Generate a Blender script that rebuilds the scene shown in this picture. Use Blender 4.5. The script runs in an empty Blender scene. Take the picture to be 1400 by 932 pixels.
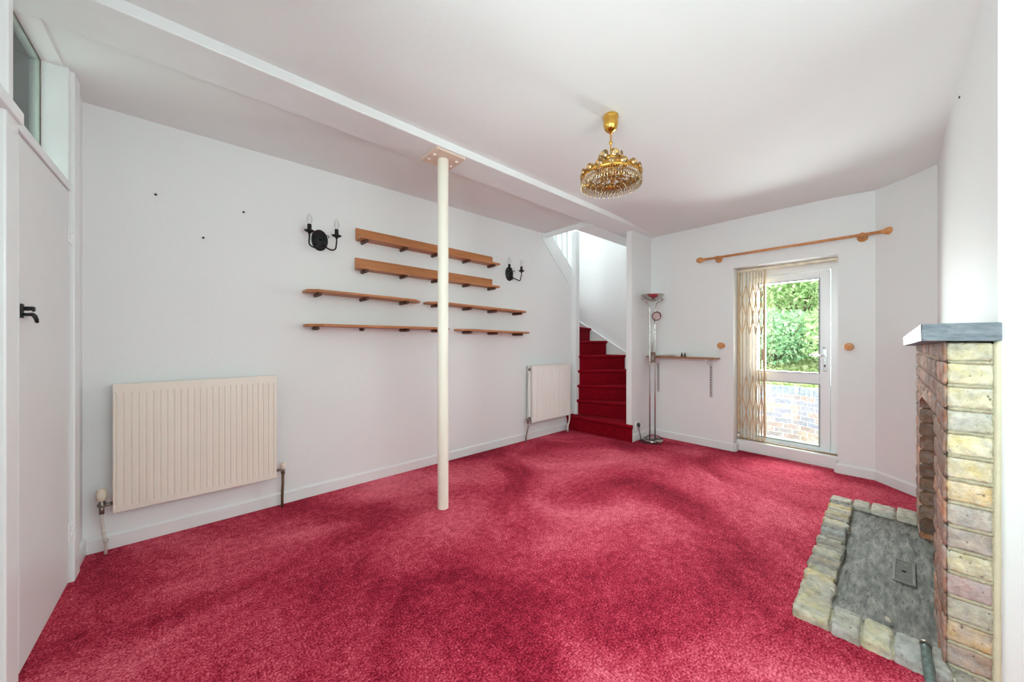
import bpy, bmesh, math, random
from mathutils import Vector, Matrix, noise
random.seed(7)
D = bpy.data
C = bpy.context.scene.collection
PI = math.pi

# ------------------------------------------------------------------ materials
def lin(c):
    return tuple(((v / 255) / 12.92 if v / 255 <= 0.04045 else ((v / 255 + 0.055) / 1.055) ** 2.4) for v in c) + (1,)

def mat(name, col, rough=0.5, metal=0.0, noise_scale=None, noise_amt=0.0, bump=0.0, bump_scale=60, **kw):
    """principled material; colour varied by an object-space noise, surface by a noise bump"""
    m = D.materials.new(name); m.use_nodes = True
    nt = m.node_tree; n = nt.nodes; l = nt.links
    b = n['Principled BSDF']
    b.inputs['Base Color'].default_value = lin(col)
    b.inputs['Roughness'].default_value = rough
    b.inputs['Metallic'].default_value = metal
    for k, v in kw.items():
        b.inputs[k.replace('_', ' ')].default_value = v
    tc = n.new('ShaderNodeTexCoord')
    if noise_scale:
        t = n.new('ShaderNodeTexNoise'); t.inputs['Scale'].default_value = noise_scale; t.inputs['Detail'].default_value = 5
        l.new(tc.outputs['Object'], t.inputs['Vector'])
        r = n.new('ShaderNodeValToRGB')
        c = lin(col)
        lo = tuple(max(0, v * (1 - noise_amt)) for v in c[:3]) + (1,)
        hi = tuple(min(1, v * (1 + noise_amt)) for v in c[:3]) + (1,)
        r.color_ramp.elements[0].position = .3; r.color_ramp.elements[1].position = .7
        r.color_ramp.elements[0].color = lo; r.color_ramp.elements[1].color = hi
        l.new(t.outputs['Fac'], r.inputs['Fac']); l.new(r.outputs['Color'], b.inputs['Base Color'])
    if bump:
        t2 = n.new('ShaderNodeTexNoise'); t2.inputs['Scale'].default_value = bump_scale; t2.inputs['Detail'].default_value = 4
        l.new(tc.outputs['Object'], t2.inputs['Vector'])
        bp = n.new('ShaderNodeBump'); bp.inputs['Strength'].default_value = bump; bp.inputs['Distance'].default_value = 0.01
        l.new(t2.outputs['Fac'], bp.inputs['Height']); l.new(bp.outputs['Normal'], b.inputs['Normal'])
    return m

M = {}
M['wall'] = mat('painted_plaster', (228, 231, 231), .65, noise_scale=1.3, noise_amt=.012, bump=.12, bump_scale=22)
M['ceiling'] = mat('ceiling_paint', (228, 233, 232), .75, noise_scale=1.6, noise_amt=.015, bump=.10, bump_scale=45)
M['gloss'] = mat('white_gloss_paint', (227, 231, 231), .32, noise_scale=6, noise_amt=.02, bump=.04, bump_scale=30)
M['door_paint'] = mat('white_door_paint', (221, 223, 223), .38, noise_scale=4, noise_amt=.02, bump=.03, bump_scale=14)
M['upvc'] = mat('white_upvc', (236, 240, 242), .25)
M['cream'] = mat('cream_enamel', (232, 224, 212), .35, noise_scale=5, noise_amt=.02)
M['cream_post'] = mat('cream_post_paint', (232, 228, 214), .4, noise_scale=7, noise_amt=.02, bump=.06, bump_scale=25)
M['plate'] = mat('cream_plate_paint', (222, 200, 182), .45, noise_scale=20, noise_amt=.06)
M['white_rad'] = mat('white_radiator_enamel', (236, 233, 228), .35)
M['bare_metal'] = mat('tarnished_metal', (140, 132, 122), .4, .8, noise_scale=40, noise_amt=.25)
M['valve_plastic'] = mat('yellowed_plastic', (225, 215, 195), .45)
M['pipe_paint'] = mat('painted_pipe', (205, 200, 190), .5, noise_scale=25, noise_amt=.15)
M['dark_pipe'] = mat('brown_pipe', (105, 85, 62), .5, .3, noise_scale=40, noise_amt=.35)
M['iron'] = mat('black_iron', (16, 16, 18), .45, .3, noise_scale=60, noise_amt=.4, bump=.35, bump_scale=120)
M['brass'] = mat('polished_brass', (226, 176, 84), .2, 1.0, noise_scale=30, noise_amt=.1)
M['old_gold'] = mat('gilt_metal', (198, 150, 74), .25, 1.0, noise_scale=60, noise_amt=.2)
M['chrome'] = mat('brushed_nickel', (190, 186, 180), .22, 1.0, noise_scale=20, noise_amt=.08)
M['dark_cable'] = mat('dark_cable', (42, 34, 34), .5)
M['white_plastic'] = mat('white_plastic', (232, 232, 232), .35)
M['black_plastic'] = mat('black_plastic', (30, 32, 44), .35)
M['peg'] = mat('dark_brown_peg', (84, 50, 36), .55, noise_scale=50, noise_amt=.25)
M['turned_pine'] = mat('varnished_turned_pine', (205, 142, 84), .35, noise_scale=18, noise_amt=.15)
M['gate'] = mat('beige_gate_enamel', (198, 174, 142), .45, noise_scale=25, noise_amt=.14)
M['track'] = mat('dirty_track', (150, 122, 92), .6, noise_scale=40, noise_amt=.4)
M['filler'] = mat('yellowed_filler', (226, 219, 198), .7, noise_scale=14, noise_amt=.18, bump=.4, bump_scale=50)
M['paper'] = mat('white_paper', (236, 234, 228), .7)
M['brown_glass'] = mat('small_dark_bottle', (58, 44, 36), .25)
M['mortar'] = mat('lime_mortar', (178, 172, 146), .9, noise_scale=30, noise_amt=.18, bump=.9, bump_scale=110)
M['mortar_red'] = mat('stained_mortar', (150, 118, 92), .9, noise_scale=30, noise_amt=.2, bump=.9, bump_scale=110)
M['soot'] = mat('sooty_brick', (88, 66, 50), .95, noise_scale=9, noise_amt=.5, bump=.9, bump_scale=60)
M['fillet'] = mat('painted_mortar_strip', (205, 200, 172), .7, noise_scale=9, noise_amt=.08, bump=.35, bump_scale=40)
M['black'] = mat('soot_black', (24, 22, 20), .8)
M['teal_pipe'] = mat('oxidised_copper_pipe', (112, 128, 124), .45, .6, noise_scale=60, noise_amt=.35)
M['patio'] = mat('patio_concrete', (170, 168, 160), .9, noise_scale=5, noise_amt=.15)
M['bark'] = mat('bark', (112, 96, 82), .9, noise_scale=20, noise_amt=.3)
M['screw'] = mat('dark_screw', (30, 26, 26), .6)

def glass(name, tint=(1, 1, 1), ior=1.5, rough=0.0):
    m = D.materials.new(name); m.use_nodes = True
    nt = m.node_tree; n = nt.nodes; l = nt.links
    n.remove(n['Principled BSDF'])
    tr = n.new('ShaderNodeBsdfTransparent'); tr.inputs['Color'].default_value = tint + (1,)
    gl = n.new('ShaderNodeBsdfGlossy'); gl.inputs['Roughness'].default_value = rough
    fr = n.new('ShaderNodeFresnel'); fr.inputs['IOR'].default_value = ior
    mx = n.new('ShaderNodeMixShader')
    l.new(fr.outputs[0], mx.inputs[0]); l.new(tr.outputs[0], mx.inputs[1]); l.new(gl.outputs[0], mx.inputs[2])
    l.new(mx.outputs[0], n['Material Output'].inputs['Surface'])
    return m
M['pane'] = glass('window_pane', (.97, .99, .98), 1.35)
M['pane_green'] = glass('old_green_pane', (.92, .97, .94), 1.35)
M['bulb'] = glass('clear_bulb', (.96, .96, .96), 1.12)
M['crystal'] = glass('cut_crystal', (.96, .87, .72), 2.4, .12)

M['crystal'].node_tree.nodes['Glossy BSDF'].inputs['Color'].default_value = (1, .9, .72, 1)
def carpet(name, dark, mid, light, sheen, patch=True):
    m = D.materials.new(name); m.use_nodes = True
    nt = m.node_tree; n = nt.nodes; l = nt.links; b = n['Principled BSDF']
    tc = n.new('ShaderNodeTexCoord')
    fine = n.new('ShaderNodeTexNoise'); fine.inputs['Scale'].default_value = 125; fine.inputs['Detail'].default_value = 3; fine.inputs['Roughness'].default_value = .7
    med = n.new('ShaderNodeTexNoise'); med.inputs['Scale'].default_value = 26; med.inputs['Detail'].default_value = 6; med.inputs['Roughness'].default_value = .65
    big = n.new('ShaderNodeTexNoise'); big.inputs['Scale'].default_value = 1.1; big.inputs['Detail'].default_value = 6; big.inputs['Roughness'].default_value = .55; big.inputs['Distortion'].default_value = .6
    for t in (fine, med, big): l.new(tc.outputs['Object'], t.inputs['Vector'])
    def mth(op, a, bb):
        x = n.new('ShaderNodeMath'); x.operation = op
        for i, v in enumerate((a, bb)):
            if isinstance(v, (int, float)): x.inputs[i].default_value = v
            else: l.new(v, x.inputs[i])
        return x.outputs[0]
    s = mth('ADD', mth('MULTIPLY', fine.outputs['Fac'], .55), mth('ADD', mth('MULTIPLY', med.outputs['Fac'], .22), mth('MULTIPLY', big.outputs['Fac'], .5 if patch else .1)))
    r = n.new('ShaderNodeValToRGB')
    e = r.color_ramp.elements
    c0 = .635 if patch else .435
    e[0].position = c0 - .10; e[0].color = lin(dark); e[1].position = c0 + .11; e[1].color = lin(light)
    x = e.new(c0); x.color = lin(mid)
    l.new(s, r.inputs['Fac']); l.new(r.outputs['Color'], b.inputs['Base Color'])
    b.inputs['Roughness'].default_value = .95
    b.inputs['Specular IOR Level'].default_value = .1
    b.inputs['Sheen Weight'].default_value = sheen
    b.inputs['Sheen Roughness'].default_value = .4
    b.inputs['Sheen Tint'].default_value = lin((235, 120, 140))
    bp = n.new('ShaderNodeBump'); bp.inputs['Strength'].default_value = .8; bp.inputs['Distance'].default_value = .006
    l.new(mth('ADD', fine.outputs['Fac'], mth('MULTIPLY', med.outputs['Fac'], .5)), bp.inputs['Height']); l.new(bp.outputs['Normal'], b.inputs['Normal'])
    return m
M['carpet'] = carpet('crimson_carpet', (110, 7, 32), (186, 47, 73), (238, 122, 140), .12)
M['stair_carpet'] = carpet('deep_red_stair_carpet', (92, 0, 12), (128, 3, 22), (150, 14, 34), .03, False)

def wood(name, c1, c2, axis=0, rough=.45):
    m = D.materials.new(name); m.use_nodes = True
    nt = m.node_tree; n = nt.nodes; l = nt.links; b = n['Principled BSDF']
    tc = n.new('ShaderNodeTexCoord'); mp = n.new('ShaderNodeMapping')
    sc = [40, 40, 40]; sc[axis] = 2.2; mp.inputs['Scale'].default_value = sc
    t = n.new('ShaderNodeTexNoise'); t.inputs['Scale'].default_value = 1.2; t.inputs['Detail'].default_value = 5; t.inputs['Distortion'].default_value = 1.2
    r = n.new('ShaderNodeValToRGB'); r.color_ramp.elements[0].color = lin(c1); r.color_ramp.elements[1].color = lin(c2)
    r.color_ramp.elements[0].position = .3; r.color_ramp.elements[1].position = .7
    l.new(tc.outputs['Object'], mp.inputs['Vector']); l.new(mp.outputs['Vector'], t.inputs['Vector'])
    l.new(t.outputs['Fac'], r.inputs['Fac']); l.new(r.outputs['Color'], b.inputs['Base Color'])
    b.inputs['Roughness'].default_value = rough
    return m
M['pine'] = wood('honey_pine', (164, 98, 52), (196, 130, 78))
M['pine_dark'] = wood('brown_pine', (140, 92, 56), (170, 120, 78), 1)
M['pole_wood'] = wood('pole_pine', (186, 122, 72), (214, 150, 96), 1, .35)

def tinted(name, rough=.9, spot=.25, scale=26, bump=.9, dark=(70, 62, 50)):
    """brick: each brick's own colour from the mesh attribute 'tint', mottled, with dark pits"""
    m = D.materials.new(name); m.use_nodes = True
    nt = m.node_tree; n = nt.nodes; l = nt.links; b = n['Principled BSDF']
    at = n.new('ShaderNodeAttribute'); at.attribute_name = 'tint'
    tc = n.new('ShaderNodeTexCoord')
    t = n.new('ShaderNodeTexNoise'); t.inputs['Scale'].default_value = scale; t.inputs['Detail'].default_value = 6; t.inputs['Roughness'].default_value = .65
    t2 = n.new('ShaderNodeTexNoise'); t2.inputs['Scale'].default_value = scale * 2.6; t2.inputs['Detail'].default_value = 5
    v = n.new('ShaderNodeTexNoise'); v.inputs['Scale'].default_value = scale * .55; v.inputs['Detail'].default_value = 5; v.inputs['Roughness'].default_value = .7
    for x in (t, t2, v): l.new(tc.outputs['Object'], x.inputs['Vector'])
    hsv = n.new('ShaderNodeHueSaturation')
    mr = n.new('ShaderNodeMapRange'); mr.inputs['From Min'].default_value = .25; mr.inputs['From Max'].default_value = .75; mr.inputs['To Min'].default_value = .58; mr.inputs['To Max'].default_value = 1.35
    l.new(t.outputs['Fac'], mr.inputs['Value']); l.new(mr.outputs[0], hsv.inputs['Value'])
    mr2 = n.new('ShaderNodeMapRange'); mr2.inputs['From Min'].default_value = .3; mr2.inputs['From Max'].default_value = .7; mr2.inputs['To Min'].default_value = .25; mr2.inputs['To Max'].default_value = 1.15
    l.new(v.outputs['Fac'], mr2.inputs['Value']); l.new(mr2.outputs[0], hsv.inputs['Saturation'])
    l.new(at.outputs['Color'], hsv.inputs['Color'])
    rp = n.new('ShaderNodeValToRGB'); rp.color_ramp.elements[0].position = .28; rp.color_ramp.elements[1].position = .36
    rp.color_ramp.elements[0].color = (spot * 3,) * 3 + (1,); rp.color_ramp.elements[1].color = (0, 0, 0, 1)
    l.new(t2.outputs['Fac'], rp.inputs['Fac'])
    mx = n.new('ShaderNodeMix'); mx.data_type = 'RGBA'
    l.new(rp.outputs['Color'], mx.inputs['Factor']); l.new(hsv.outputs['Color'], mx.inputs['A']); mx.inputs['B'].default_value = lin(dark)
    l.new(mx.outputs['Result'], b.inputs['Base Color'])
    b.inputs['Roughness'].default_value = rough
    bp = n.new('ShaderNodeBump'); bp.inputs['Strength'].default_value = bump; bp.inputs['Distance'].default_value = .006
    ad = n.new('ShaderNodeMath'); ad.operation = 'ADD'; l.new(t.outputs['Fac'], ad.inputs[0]); l.new(t2.outputs['Fac'], ad.inputs[1])
    l.new(ad.outputs[0], bp.inputs['Height']); l.new(bp.outputs['Normal'], b.inputs['Normal'])
    return m
M['brick'] = tinted('yellow_stock_brick')
M['brick_out'] = tinted('garden_brick', bump=.4, spot=.1)

def slate(name, cols, scale=(5, 16, 5), crack=True, rough=.7):
    m = D.materials.new(name); m.use_nodes = True
    nt = m.node_tree; n = nt.nodes; l = nt.links; b = n['Principled BSDF']
    tc = n.new('ShaderNodeTexCoord'); mp = n.new('ShaderNodeMapping'); mp.inputs['Scale'].default_value = scale
    mp.inputs['Rotation'].default_value = (0, 0, .35)
    l.new(tc.outputs['Object'], mp.inputs['Vector'])
    t = n.new('ShaderNodeTexNoise'); t.inputs['Scale'].default_value = 1.6; t.inputs['Detail'].default_value = 8; t.inputs['Roughness'].default_value = .74; t.inputs['Distortion'].default_value = .25
    l.new(mp.outputs['Vector'], t.inputs['Vector'])
    r = n.new('ShaderNodeValToRGB')
    e = r.color_ramp.elements
    e[0].position = .3; e[0].color = lin(cols[0]); e[1].position = .7; e[1].color = lin(cols[2])
    x = e.new(.48); x.color = lin(cols[1])
    l.new(t.outputs['Fac'], r.inputs['Fac'])
    out = r.outputs['Color']
    if crack:
        t2 = n.new('ShaderNodeTexNoise'); t2.inputs['Scale'].default_value = 4.5; t2.inputs['Detail'].default_value = 7; t2.inputs['Roughness'].default_value = .75
        l.new(mp.outputs['Vector'], t2.inputs['Vector'])
        r2 = n.new('ShaderNodeValToRGB'); r2.color_ramp.elements[0].position = .36; r2.color_ramp.elements[1].position = .43
        r2.color_ramp.elements[0].color = (1, 1, 1, 1); r2.color_ramp.elements[1].color = (0, 0, 0, 1)
        l.new(t2.outputs['Fac'], r2.inputs['Fac'])
        mx = n.new('ShaderNodeMix'); mx.data_type = 'RGBA'; mx.inputs['B'].default_value = lin((26, 25, 26))
        l.new(r2.outputs['Color'], mx.inputs['Factor']); l.new(out, mx.inputs['A']); out = mx.outputs['Result']
    l.new(out, b.inputs['Base Color']); b.inputs['Roughness'].default_value = rough
    bp = n.new('ShaderNodeBump'); bp.inputs['Strength'].default_value = .8; bp.inputs['Distance'].default_value = .008
    l.new(t.outputs['Fac'], bp.inputs['Height']); l.new(bp.outputs['Normal'], b.inputs['Normal'])
    return m
M['slate'] = slate('hearth_slate', ((46, 46, 45), (106, 106, 100), (160, 160, 151)), (4.5, 20, 5))
M['mantel'] = slate('mantel_slate', ((72, 80, 92), (104, 114, 124), (140, 148, 152)), (6, 6, 22), False, .45)
M['leaf'] = None
def leafmat(name, a, b_):
    m = D.materials.new(name); m.use_nodes = True
    nt = m.node_tree; n = nt.nodes; l = nt.links; b = n['Principled BSDF']
    g = n.new('ShaderNodeNewGeometry'); r = n.new('ShaderNodeValToRGB')
    r.color_ramp.elements[0].color = lin(a); r.color_ramp.elements[1].color = lin(b_)
    l.new(g.outputs['Random Per Island'], r.inputs['Fac']); l.new(r.outputs['Color'], b.inputs['Base Color'])
    b.inputs['Roughness'].default_value = .6
    tl = n.new('ShaderNodeBsdfTranslucent'); l.new(r.outputs['Color'], tl.inputs['Color'])
    mx = n.new('ShaderNodeMixShader'); mx.inputs[0].default_value = .35
    l.new(b.outputs[0], mx.inputs[1]); l.new(tl.outputs[0], mx.inputs[2]); l.new(mx.outputs[0], n['Material Output'].inputs['Surface'])
    return m
M['leaf_a'] = leafmat('fresh_leaves', (140, 182, 112), (232, 240, 200))
M['leaf_b'] = leafmat('blue_green_leaves', (118, 172, 126), (210, 232, 196))
M['grass'] = leafmat('bank_grass', (170, 190, 124), (236, 236, 200))

# ------------------------------------------------------------------ mesh builder
class MB:
    def __init__(s): s.v = []; s.f = []; s.t = []; s.smooth = []
    def add(s, vs, fs, tint=None, smooth=False):
        o = len(s.v); s.v += [Vector(p) for p in vs]
        for q in fs:
            s.f.append([i + o for i in q]); s.t.append(tint); s.smooth.append(smooth)
        return s
    def box(s, a, b, tint=None):
        x0, y0, z0 = (min(a[i], b[i]) for i in range(3)); x1, y1, z1 = (max(a[i], b[i]) for i in range(3))
        vs = [(x0, y0, z0), (x1, y0, z0), (x1, y1, z0), (x0, y1, z0), (x0, y0, z1), (x1, y0, z1), (x1, y1, z1), (x0, y1, z1)]
        return s.add(vs, [(3, 2, 1, 0), (4, 5, 6, 7), (0, 1, 5, 4), (1, 2, 6, 5), (2, 3, 7, 6), (3, 0, 4, 7)], tint)
    def prism(s, poly, e0, e1, axes='xy', tint=None):
        """extrude a 2-D polygon (in the two axes) from e0 to e1 along the third axis"""
        ia, ib = 'xyz'.index(axes[0]), 'xyz'.index(axes[1]); ic = 3 - ia - ib
        def P(p, e):
            q = [0, 0, 0]; q[ia] = p[0]; q[ib] = p[1]; q[ic] = e; return q
        n = len(poly)
        vs = [P(p, e0) for p in poly] + [P(p, e1) for p in poly]
        return s.add(vs, [list(range(n))[::-1], list(range(n, 2 * n))] + [(i, (i + 1) % n, n + (i + 1) % n, n + i) for i in range(n)], tint)
    def obox(s, c, ux, uy, uz):
        """box from its centre and three half-extent vectors"""
        c, ux, uy, uz = (Vector(q) for q in (c, ux, uy, uz))
        vs = [c + sx * ux + sy * uy + sz * uz for sz in (-1, 1) for sx, sy in ((-1, -1), (1, -1), (1, 1), (-1, 1))]
        return s.add(vs, [(3, 2, 1, 0), (4, 5, 6, 7), (0, 1, 5, 4), (1, 2, 6, 5), (2, 3, 7, 6), (3, 0, 4, 7)])
    def bar(s, p, q, w, t):
        """flat bar from p to q in a plane x = const: w across, t thick along x"""
        p, q = Vector(p), Vector(q); d = (q - p) / 2; n = d.normalized()
        side = n.cross(Vector((1, 0, 0))).normalized()
        return s.obox((p + q) / 2, d, side * w / 2, Vector((1, 0, 0)) * t / 2)
    def tube(s, pts, r, seg=12, cap=True, closed=False):
        pts = [Vector(p) for p in pts]; n = len(pts)
        rs = r if isinstance(r, (list, tuple)) else [r] * n
        vs = []; ref = None
        for i, p in enumerate(pts):
            if closed: t = pts[(i + 1) % n] - pts[i - 1]
            else: t = pts[min(i + 1, n - 1)] - pts[max(i - 1, 0)]
            t.normalize()
            if ref is None:
                ref = Vector((0, 0, 1)) if abs(t.z) < .9 else Vector((1, 0, 0))
            a = (ref - t * ref.dot(t)).normalized(); b = t.cross(a); ref = a
            vs += [p + (a * math.cos(2 * PI * k / seg) + b * math.sin(2 * PI * k / seg)) * rs[i] for k in range(seg)]
        fs = []
        for i in range(n if closed else n - 1):
            j = (i + 1) % n
            fs += [(i * seg + k, i * seg + (k + 1) % seg, j * seg + (k + 1) % seg, j * seg + k) for k in range(seg)]
        s.add(vs, fs, smooth=True)
        if cap and not closed:
            o = len(s.v) - n * seg
            s.f.append([o + k for k in range(seg)][::-1]); s.t.append(None); s.smooth.append(False)
            s.f.append([o + (n - 1) * seg + k for k in range(seg)]); s.t.append(None); s.smooth.append(False)
        return s
    def lathe(s, prof, seg=24, c=(0, 0, 0), axis='z', smooth=True):
        """prof: list of (radius, height) turned about an axis through c"""
        c = Vector(c); vs = []
        for r, h in prof:
            for k in range(seg):
                a = 2 * PI * k / seg; x, y = r * math.cos(a), r * math.sin(a)
                vs.append(c + Vector({'z': (x, y, h), 'y': (x, h, y), 'x': (h, x, y)}[axis]))
        fs = []
        for i in range(len(prof) - 1):
            fs += [(i * seg + k, i * seg + (k + 1) % seg, (i + 1) * seg + (k + 1) % seg, (i + 1) * seg + k) for k in range(seg)]
        s.add(vs, fs, smooth=smooth)
        return s
    def rough(s, a, b, amp=.004, step=.016, tint=None, seed=0, clip=None, rnd=.006):
        """a worn brick: subdivided box with softened arrises and noise-displaced faces"""
        a, b = Vector(a), Vector(b)
        n = [max(2, round(abs(b[i] - a[i]) / step)) for i in range(3)]
        idx = {}; vs = []; fs = []
        ctr = (a + b) / 2; half = (b - a) / 2
        half = Vector((abs(half.x), abs(half.y), abs(half.z)))
        def vid(i, j, k):
            if (i, j, k) not in idx:
                p = Vector((a.x + (b.x - a.x) * i / n[0], a.y + (b.y - a.y) * j / n[1], a.z + (b.z - a.z) * k / n[2]))
                q = p - ctr
                inner = Vector((max(-half[m] + rnd, min(half[m] - rnd, q[m])) if half[m] > rnd else 0 for m in range(3)))
                d = q - inner
                if d.length > 1e-9: q = inner + d.normalized() * min(d.length, rnd)
                dirn = (q - inner); dirn = dirn.normalized() if dirn.length > 1e-9 else q.normalized()
                f = noise.noise(p * 45 + Vector((seed * 7.3, seed * 3.1, 0))) + .6 * noise.noise(p * 120 + Vector((seed, 5, seed)))
                p = ctr + q + dirn * f * amp
                if clip: p = clip(p)
                idx[(i, j, k)] = len(vs); vs.append(p)
            return idx[(i, j, k)]
        for i in range(n[0]):
            for j in range(n[1]):
                fs.append((vid(i, j, 0), vid(i, j + 1, 0), vid(i + 1, j + 1, 0), vid(i + 1, j, 0)))
                fs.append((vid(i, j, n[2]), vid(i + 1, j, n[2]), vid(i + 1, j + 1, n[2]), vid(i, j + 1, n[2])))
        for i in range(n[0]):
            for k in range(n[2]):
                fs.append((vid(i, 0, k), vid(i + 1, 0, k), vid(i + 1, 0, k + 1), vid(i, 0, k + 1)))
                fs.append((vid(i, n[1], k), vid(i, n[1], k + 1), vid(i + 1, n[1], k + 1), vid(i + 1, n[1], k)))
        for j in range(n[1]):
            for k in range(n[2]):
                fs.append((vid(0, j, k), vid(0, j, k + 1), vid(0, j + 1, k + 1), vid(0, j + 1, k)))
                fs.append((vid(n[0], j, k), vid(n[0], j + 1, k), vid(n[0], j + 1, k + 1), vid(n[0], j, k + 1)))
        return s.add(vs, fs, tint, True)
    def build(s, name, material, parent=None, bevel=0, kind=None, label=None, at=None):
        me = D.meshes.new(name)
        me.from_pydata([tuple(p) for p in s.v], [], s.f)
        me.polygons.foreach_set('use_smooth', s.smooth)
        if any(t is not None for t in s.t):
            ca = me.color_attributes.new('tint', 'FLOAT_COLOR', 'CORNER')
            for p in me.polygons:
                t = s.t[p.index] or (.5, .5, .5, 1)
                for li in p.loop_indices: ca.data[li].color = t
        bm = bmesh.new(); bm.from_mesh(me); bmesh.ops.recalc_face_normals(bm, faces=bm.faces); bm.to_mesh(me); bm.free()
        me.materials.append(M[material] if isinstance(material, str) else material)
        o = D.objects.new(name, me); C.objects.link(o)
        if parent is not None: o.parent = parent
        if at is not None: o.location = at
        if bevel:
            md = o.modifiers.new('soft_edges', 'BEVEL'); md.width = bevel; md.segments = 2; md.limit_method = 'ANGLE'; md.angle_limit = math.radians(35)
            md.harden_normals = False
        if kind: o['kind'] = kind
        if label: o['label'] = label
        return o

def thing(name, label, cat, loc=(0, 0, 0), rotz=0, group=None):
    o = D.objects.new(name, None); C.objects.link(o)
    o.location = loc; o.rotation_euler = (0, 0, rotz); o['label'] = label; o['category'] = cat
    o.empty_display_size = .1
    if group: o['group'] = group
    return o
def tag(o, label, cat, group=None):
    o['label'] = label; o['category'] = cat
    if group: o['group'] = group
    return o
def room(name, loc=(0, 0, 0), rotz=0):
    o = D.objects.new(name, None); C.objects.link(o); o.location = loc; o.rotation_euler = (0, 0, rotz)
    o['kind'] = 'structure'; return o
def copy_tree(o, parent=None):
    c = o.copy(); C.objects.link(c)
    if parent is not None: c.parent = parent
    for ch in list(o.children): copy_tree(ch, c)
    return c
def arc(c, r, a0, a1, n, plane='xz'):
    out = []
    for i in range(n + 1):
        a = a0 + (a1 - a0) * i / n
        u, v = r * math.cos(a), r * math.sin(a)
        out.append({'xz': (c[0] + u, c[1], c[2] + v), 'yz': (c[0], c[1] + u, c[2] + v), 'xy': (c[0] + u, c[1] + v, c[2])}[plane])
    return out
def rail(pts, h, t, top=.008):
    return None

SKY, E_WIN, E_SIDE, E_STAIR, E_DOOR, E_HALL, E_SUN, EXPO = 3.8, 24, 86, 42, 220, 110, 4.0, -0.12

# ================================================================== the room
def slab(name, mbs, m, bevel=0, parent=None):
    return mbs.build(name, m, parent, bevel, kind=None if parent else 'structure')

slab('floor', MB().box((-.62, -.86, -.12), (4.45, 3.1, 0)), 'carpet')

# main ceiling: flat at 2.60, sagging softly towards the far and the chimney wall
def ss(t): t = max(0, min(1, t)); return t * t * (3 - 2 * t)
def ceil_z(x, y):
    return 2.567 - .05 * ss((x - 3.2) / 1.1) - .03 * ss((.5 - y) / .6) * ss((x - 1.6) / .6)
mb = MB(); nx, ny = 50, 28
gx = [-.62 + (4.8 + .62) * i / nx for i in range(nx + 1)]; gy = [-.86 + (2.12 + .86) * j / ny for j in range(ny + 1)]
vs = [(x, y, ceil_z(x, y)) for y in gy for x in gx]
fs = [(j * (nx + 1) + i, (j + 1) * (nx + 1) + i, (j + 1) * (nx + 1) + i + 1, j * (nx + 1) + i + 1) for j in range(ny) for i in range(nx)]
mb.add(vs, fs, smooth=True); slab('ceiling', mb, 'ceiling')
slab('ceiling_alcove', MB().prism([(-.62, 2.536), (3.33, 2.57), (3.33, 2.66), (-.62, 2.66)], 2.36, 3.2, 'xz'), 'ceiling')
slab('light_block_slab', MB().box((-.7, -.95, 2.68), (4.9, 2.5, 2.74)).box((-.7, 2.5, 2.68), (3.33, 4.05, 2.74)), 'ceiling')  # unseen slab added above the ceilings to keep sky light out
slab('ceiling_beam', MB().prism([(2.09, 2.515), (2.362, 2.515), (2.362, 2.69), (2.09, 2.69)], -.62, 4.62, 'yz'), 'gloss', .006)
slab('trim_1', MB().box((3.30, 2.358, 2.500), (4.6, 2.57, 2.70)).box((3.30, 2.57, 2.52), (3.34, 3.07, 2.70)), 'gloss', .004)

# long wall, its end cut on the slope of the stair string
slab('wall_left', MB().prism([(-.62, 0), (3.87, 0), (3.87, 2.145), (3.41, 2.572), (3.33, 2.66), (-.62, 2.66)], 3.07, 3.17, 'xz'), 'wall')
# wall with the cottage door
slab('wall_near', MB().box((-.6, 2.865, 0), (-.48, 3.07, 2.66)).box((-.6, 1.4, 2.53), (-.485, 2.865, 2.66)).box((-.6, 1.1, 0), (-.48, 1.42, 2.66)).box((-.6, -.86, 0), (-.48, -.6, 2.66)).box((-.6, -.6, 0), (-.48, 1.1, .85)).box((-.6, -.6, 2.2), (-.48, 1.1, 2.66)), 'wall')
# far wall with the opening of the glazed door
w = MB()
w.prism([(4.331, 2.17), (4.345, 1.248), (4.76, 1.248), (4.76, 2.17)], 0, 2.66)
w.prism([(4.3605, .41), (4.365, .173), (4.76, .0), (4.76, .41)], 0, 2.66)
w.prism([(4.345, 1.248), (4.3605, .41), (4.76, .41), (4.76, 1.248)], 1.993, 2.66)
slab('wall_far', w, 'wall')
slab('wall_right', MB().prism([(4.365, .173), (3.9, -.292), (4.1, -.6), (4.76, .0)], 0, 2.66), 'wall')
# chimney breast, a degree and a half off square, with the fire opening
FP = (2.0, -.093, 0); FR = math.radians(1.58)
w = MB()
w.prism([(.03, -.118), (.31, -.118), (.31, -.74), (.03, -.74)], 0, 2.66)
rc = [(2.03 + .06 * math.sin(a), -.178 + .06 * math.cos(a)) for a in [PI / 2 * i / 6 for i in range(7)]]
w.prism([(1.34, -.118)] + rc + [(2.09, -.74), (1.34, -.74)], 0, 2.66)
w.prism([(.31, -.118), (1.34, -.118), (1.34, -.74), (.31, -.74)], 1.0, 2.66)
o = slab('wall_chimney_breast', w, 'wall'); o.location = FP; o.rotation_euler = (0, 0, FR)
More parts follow.
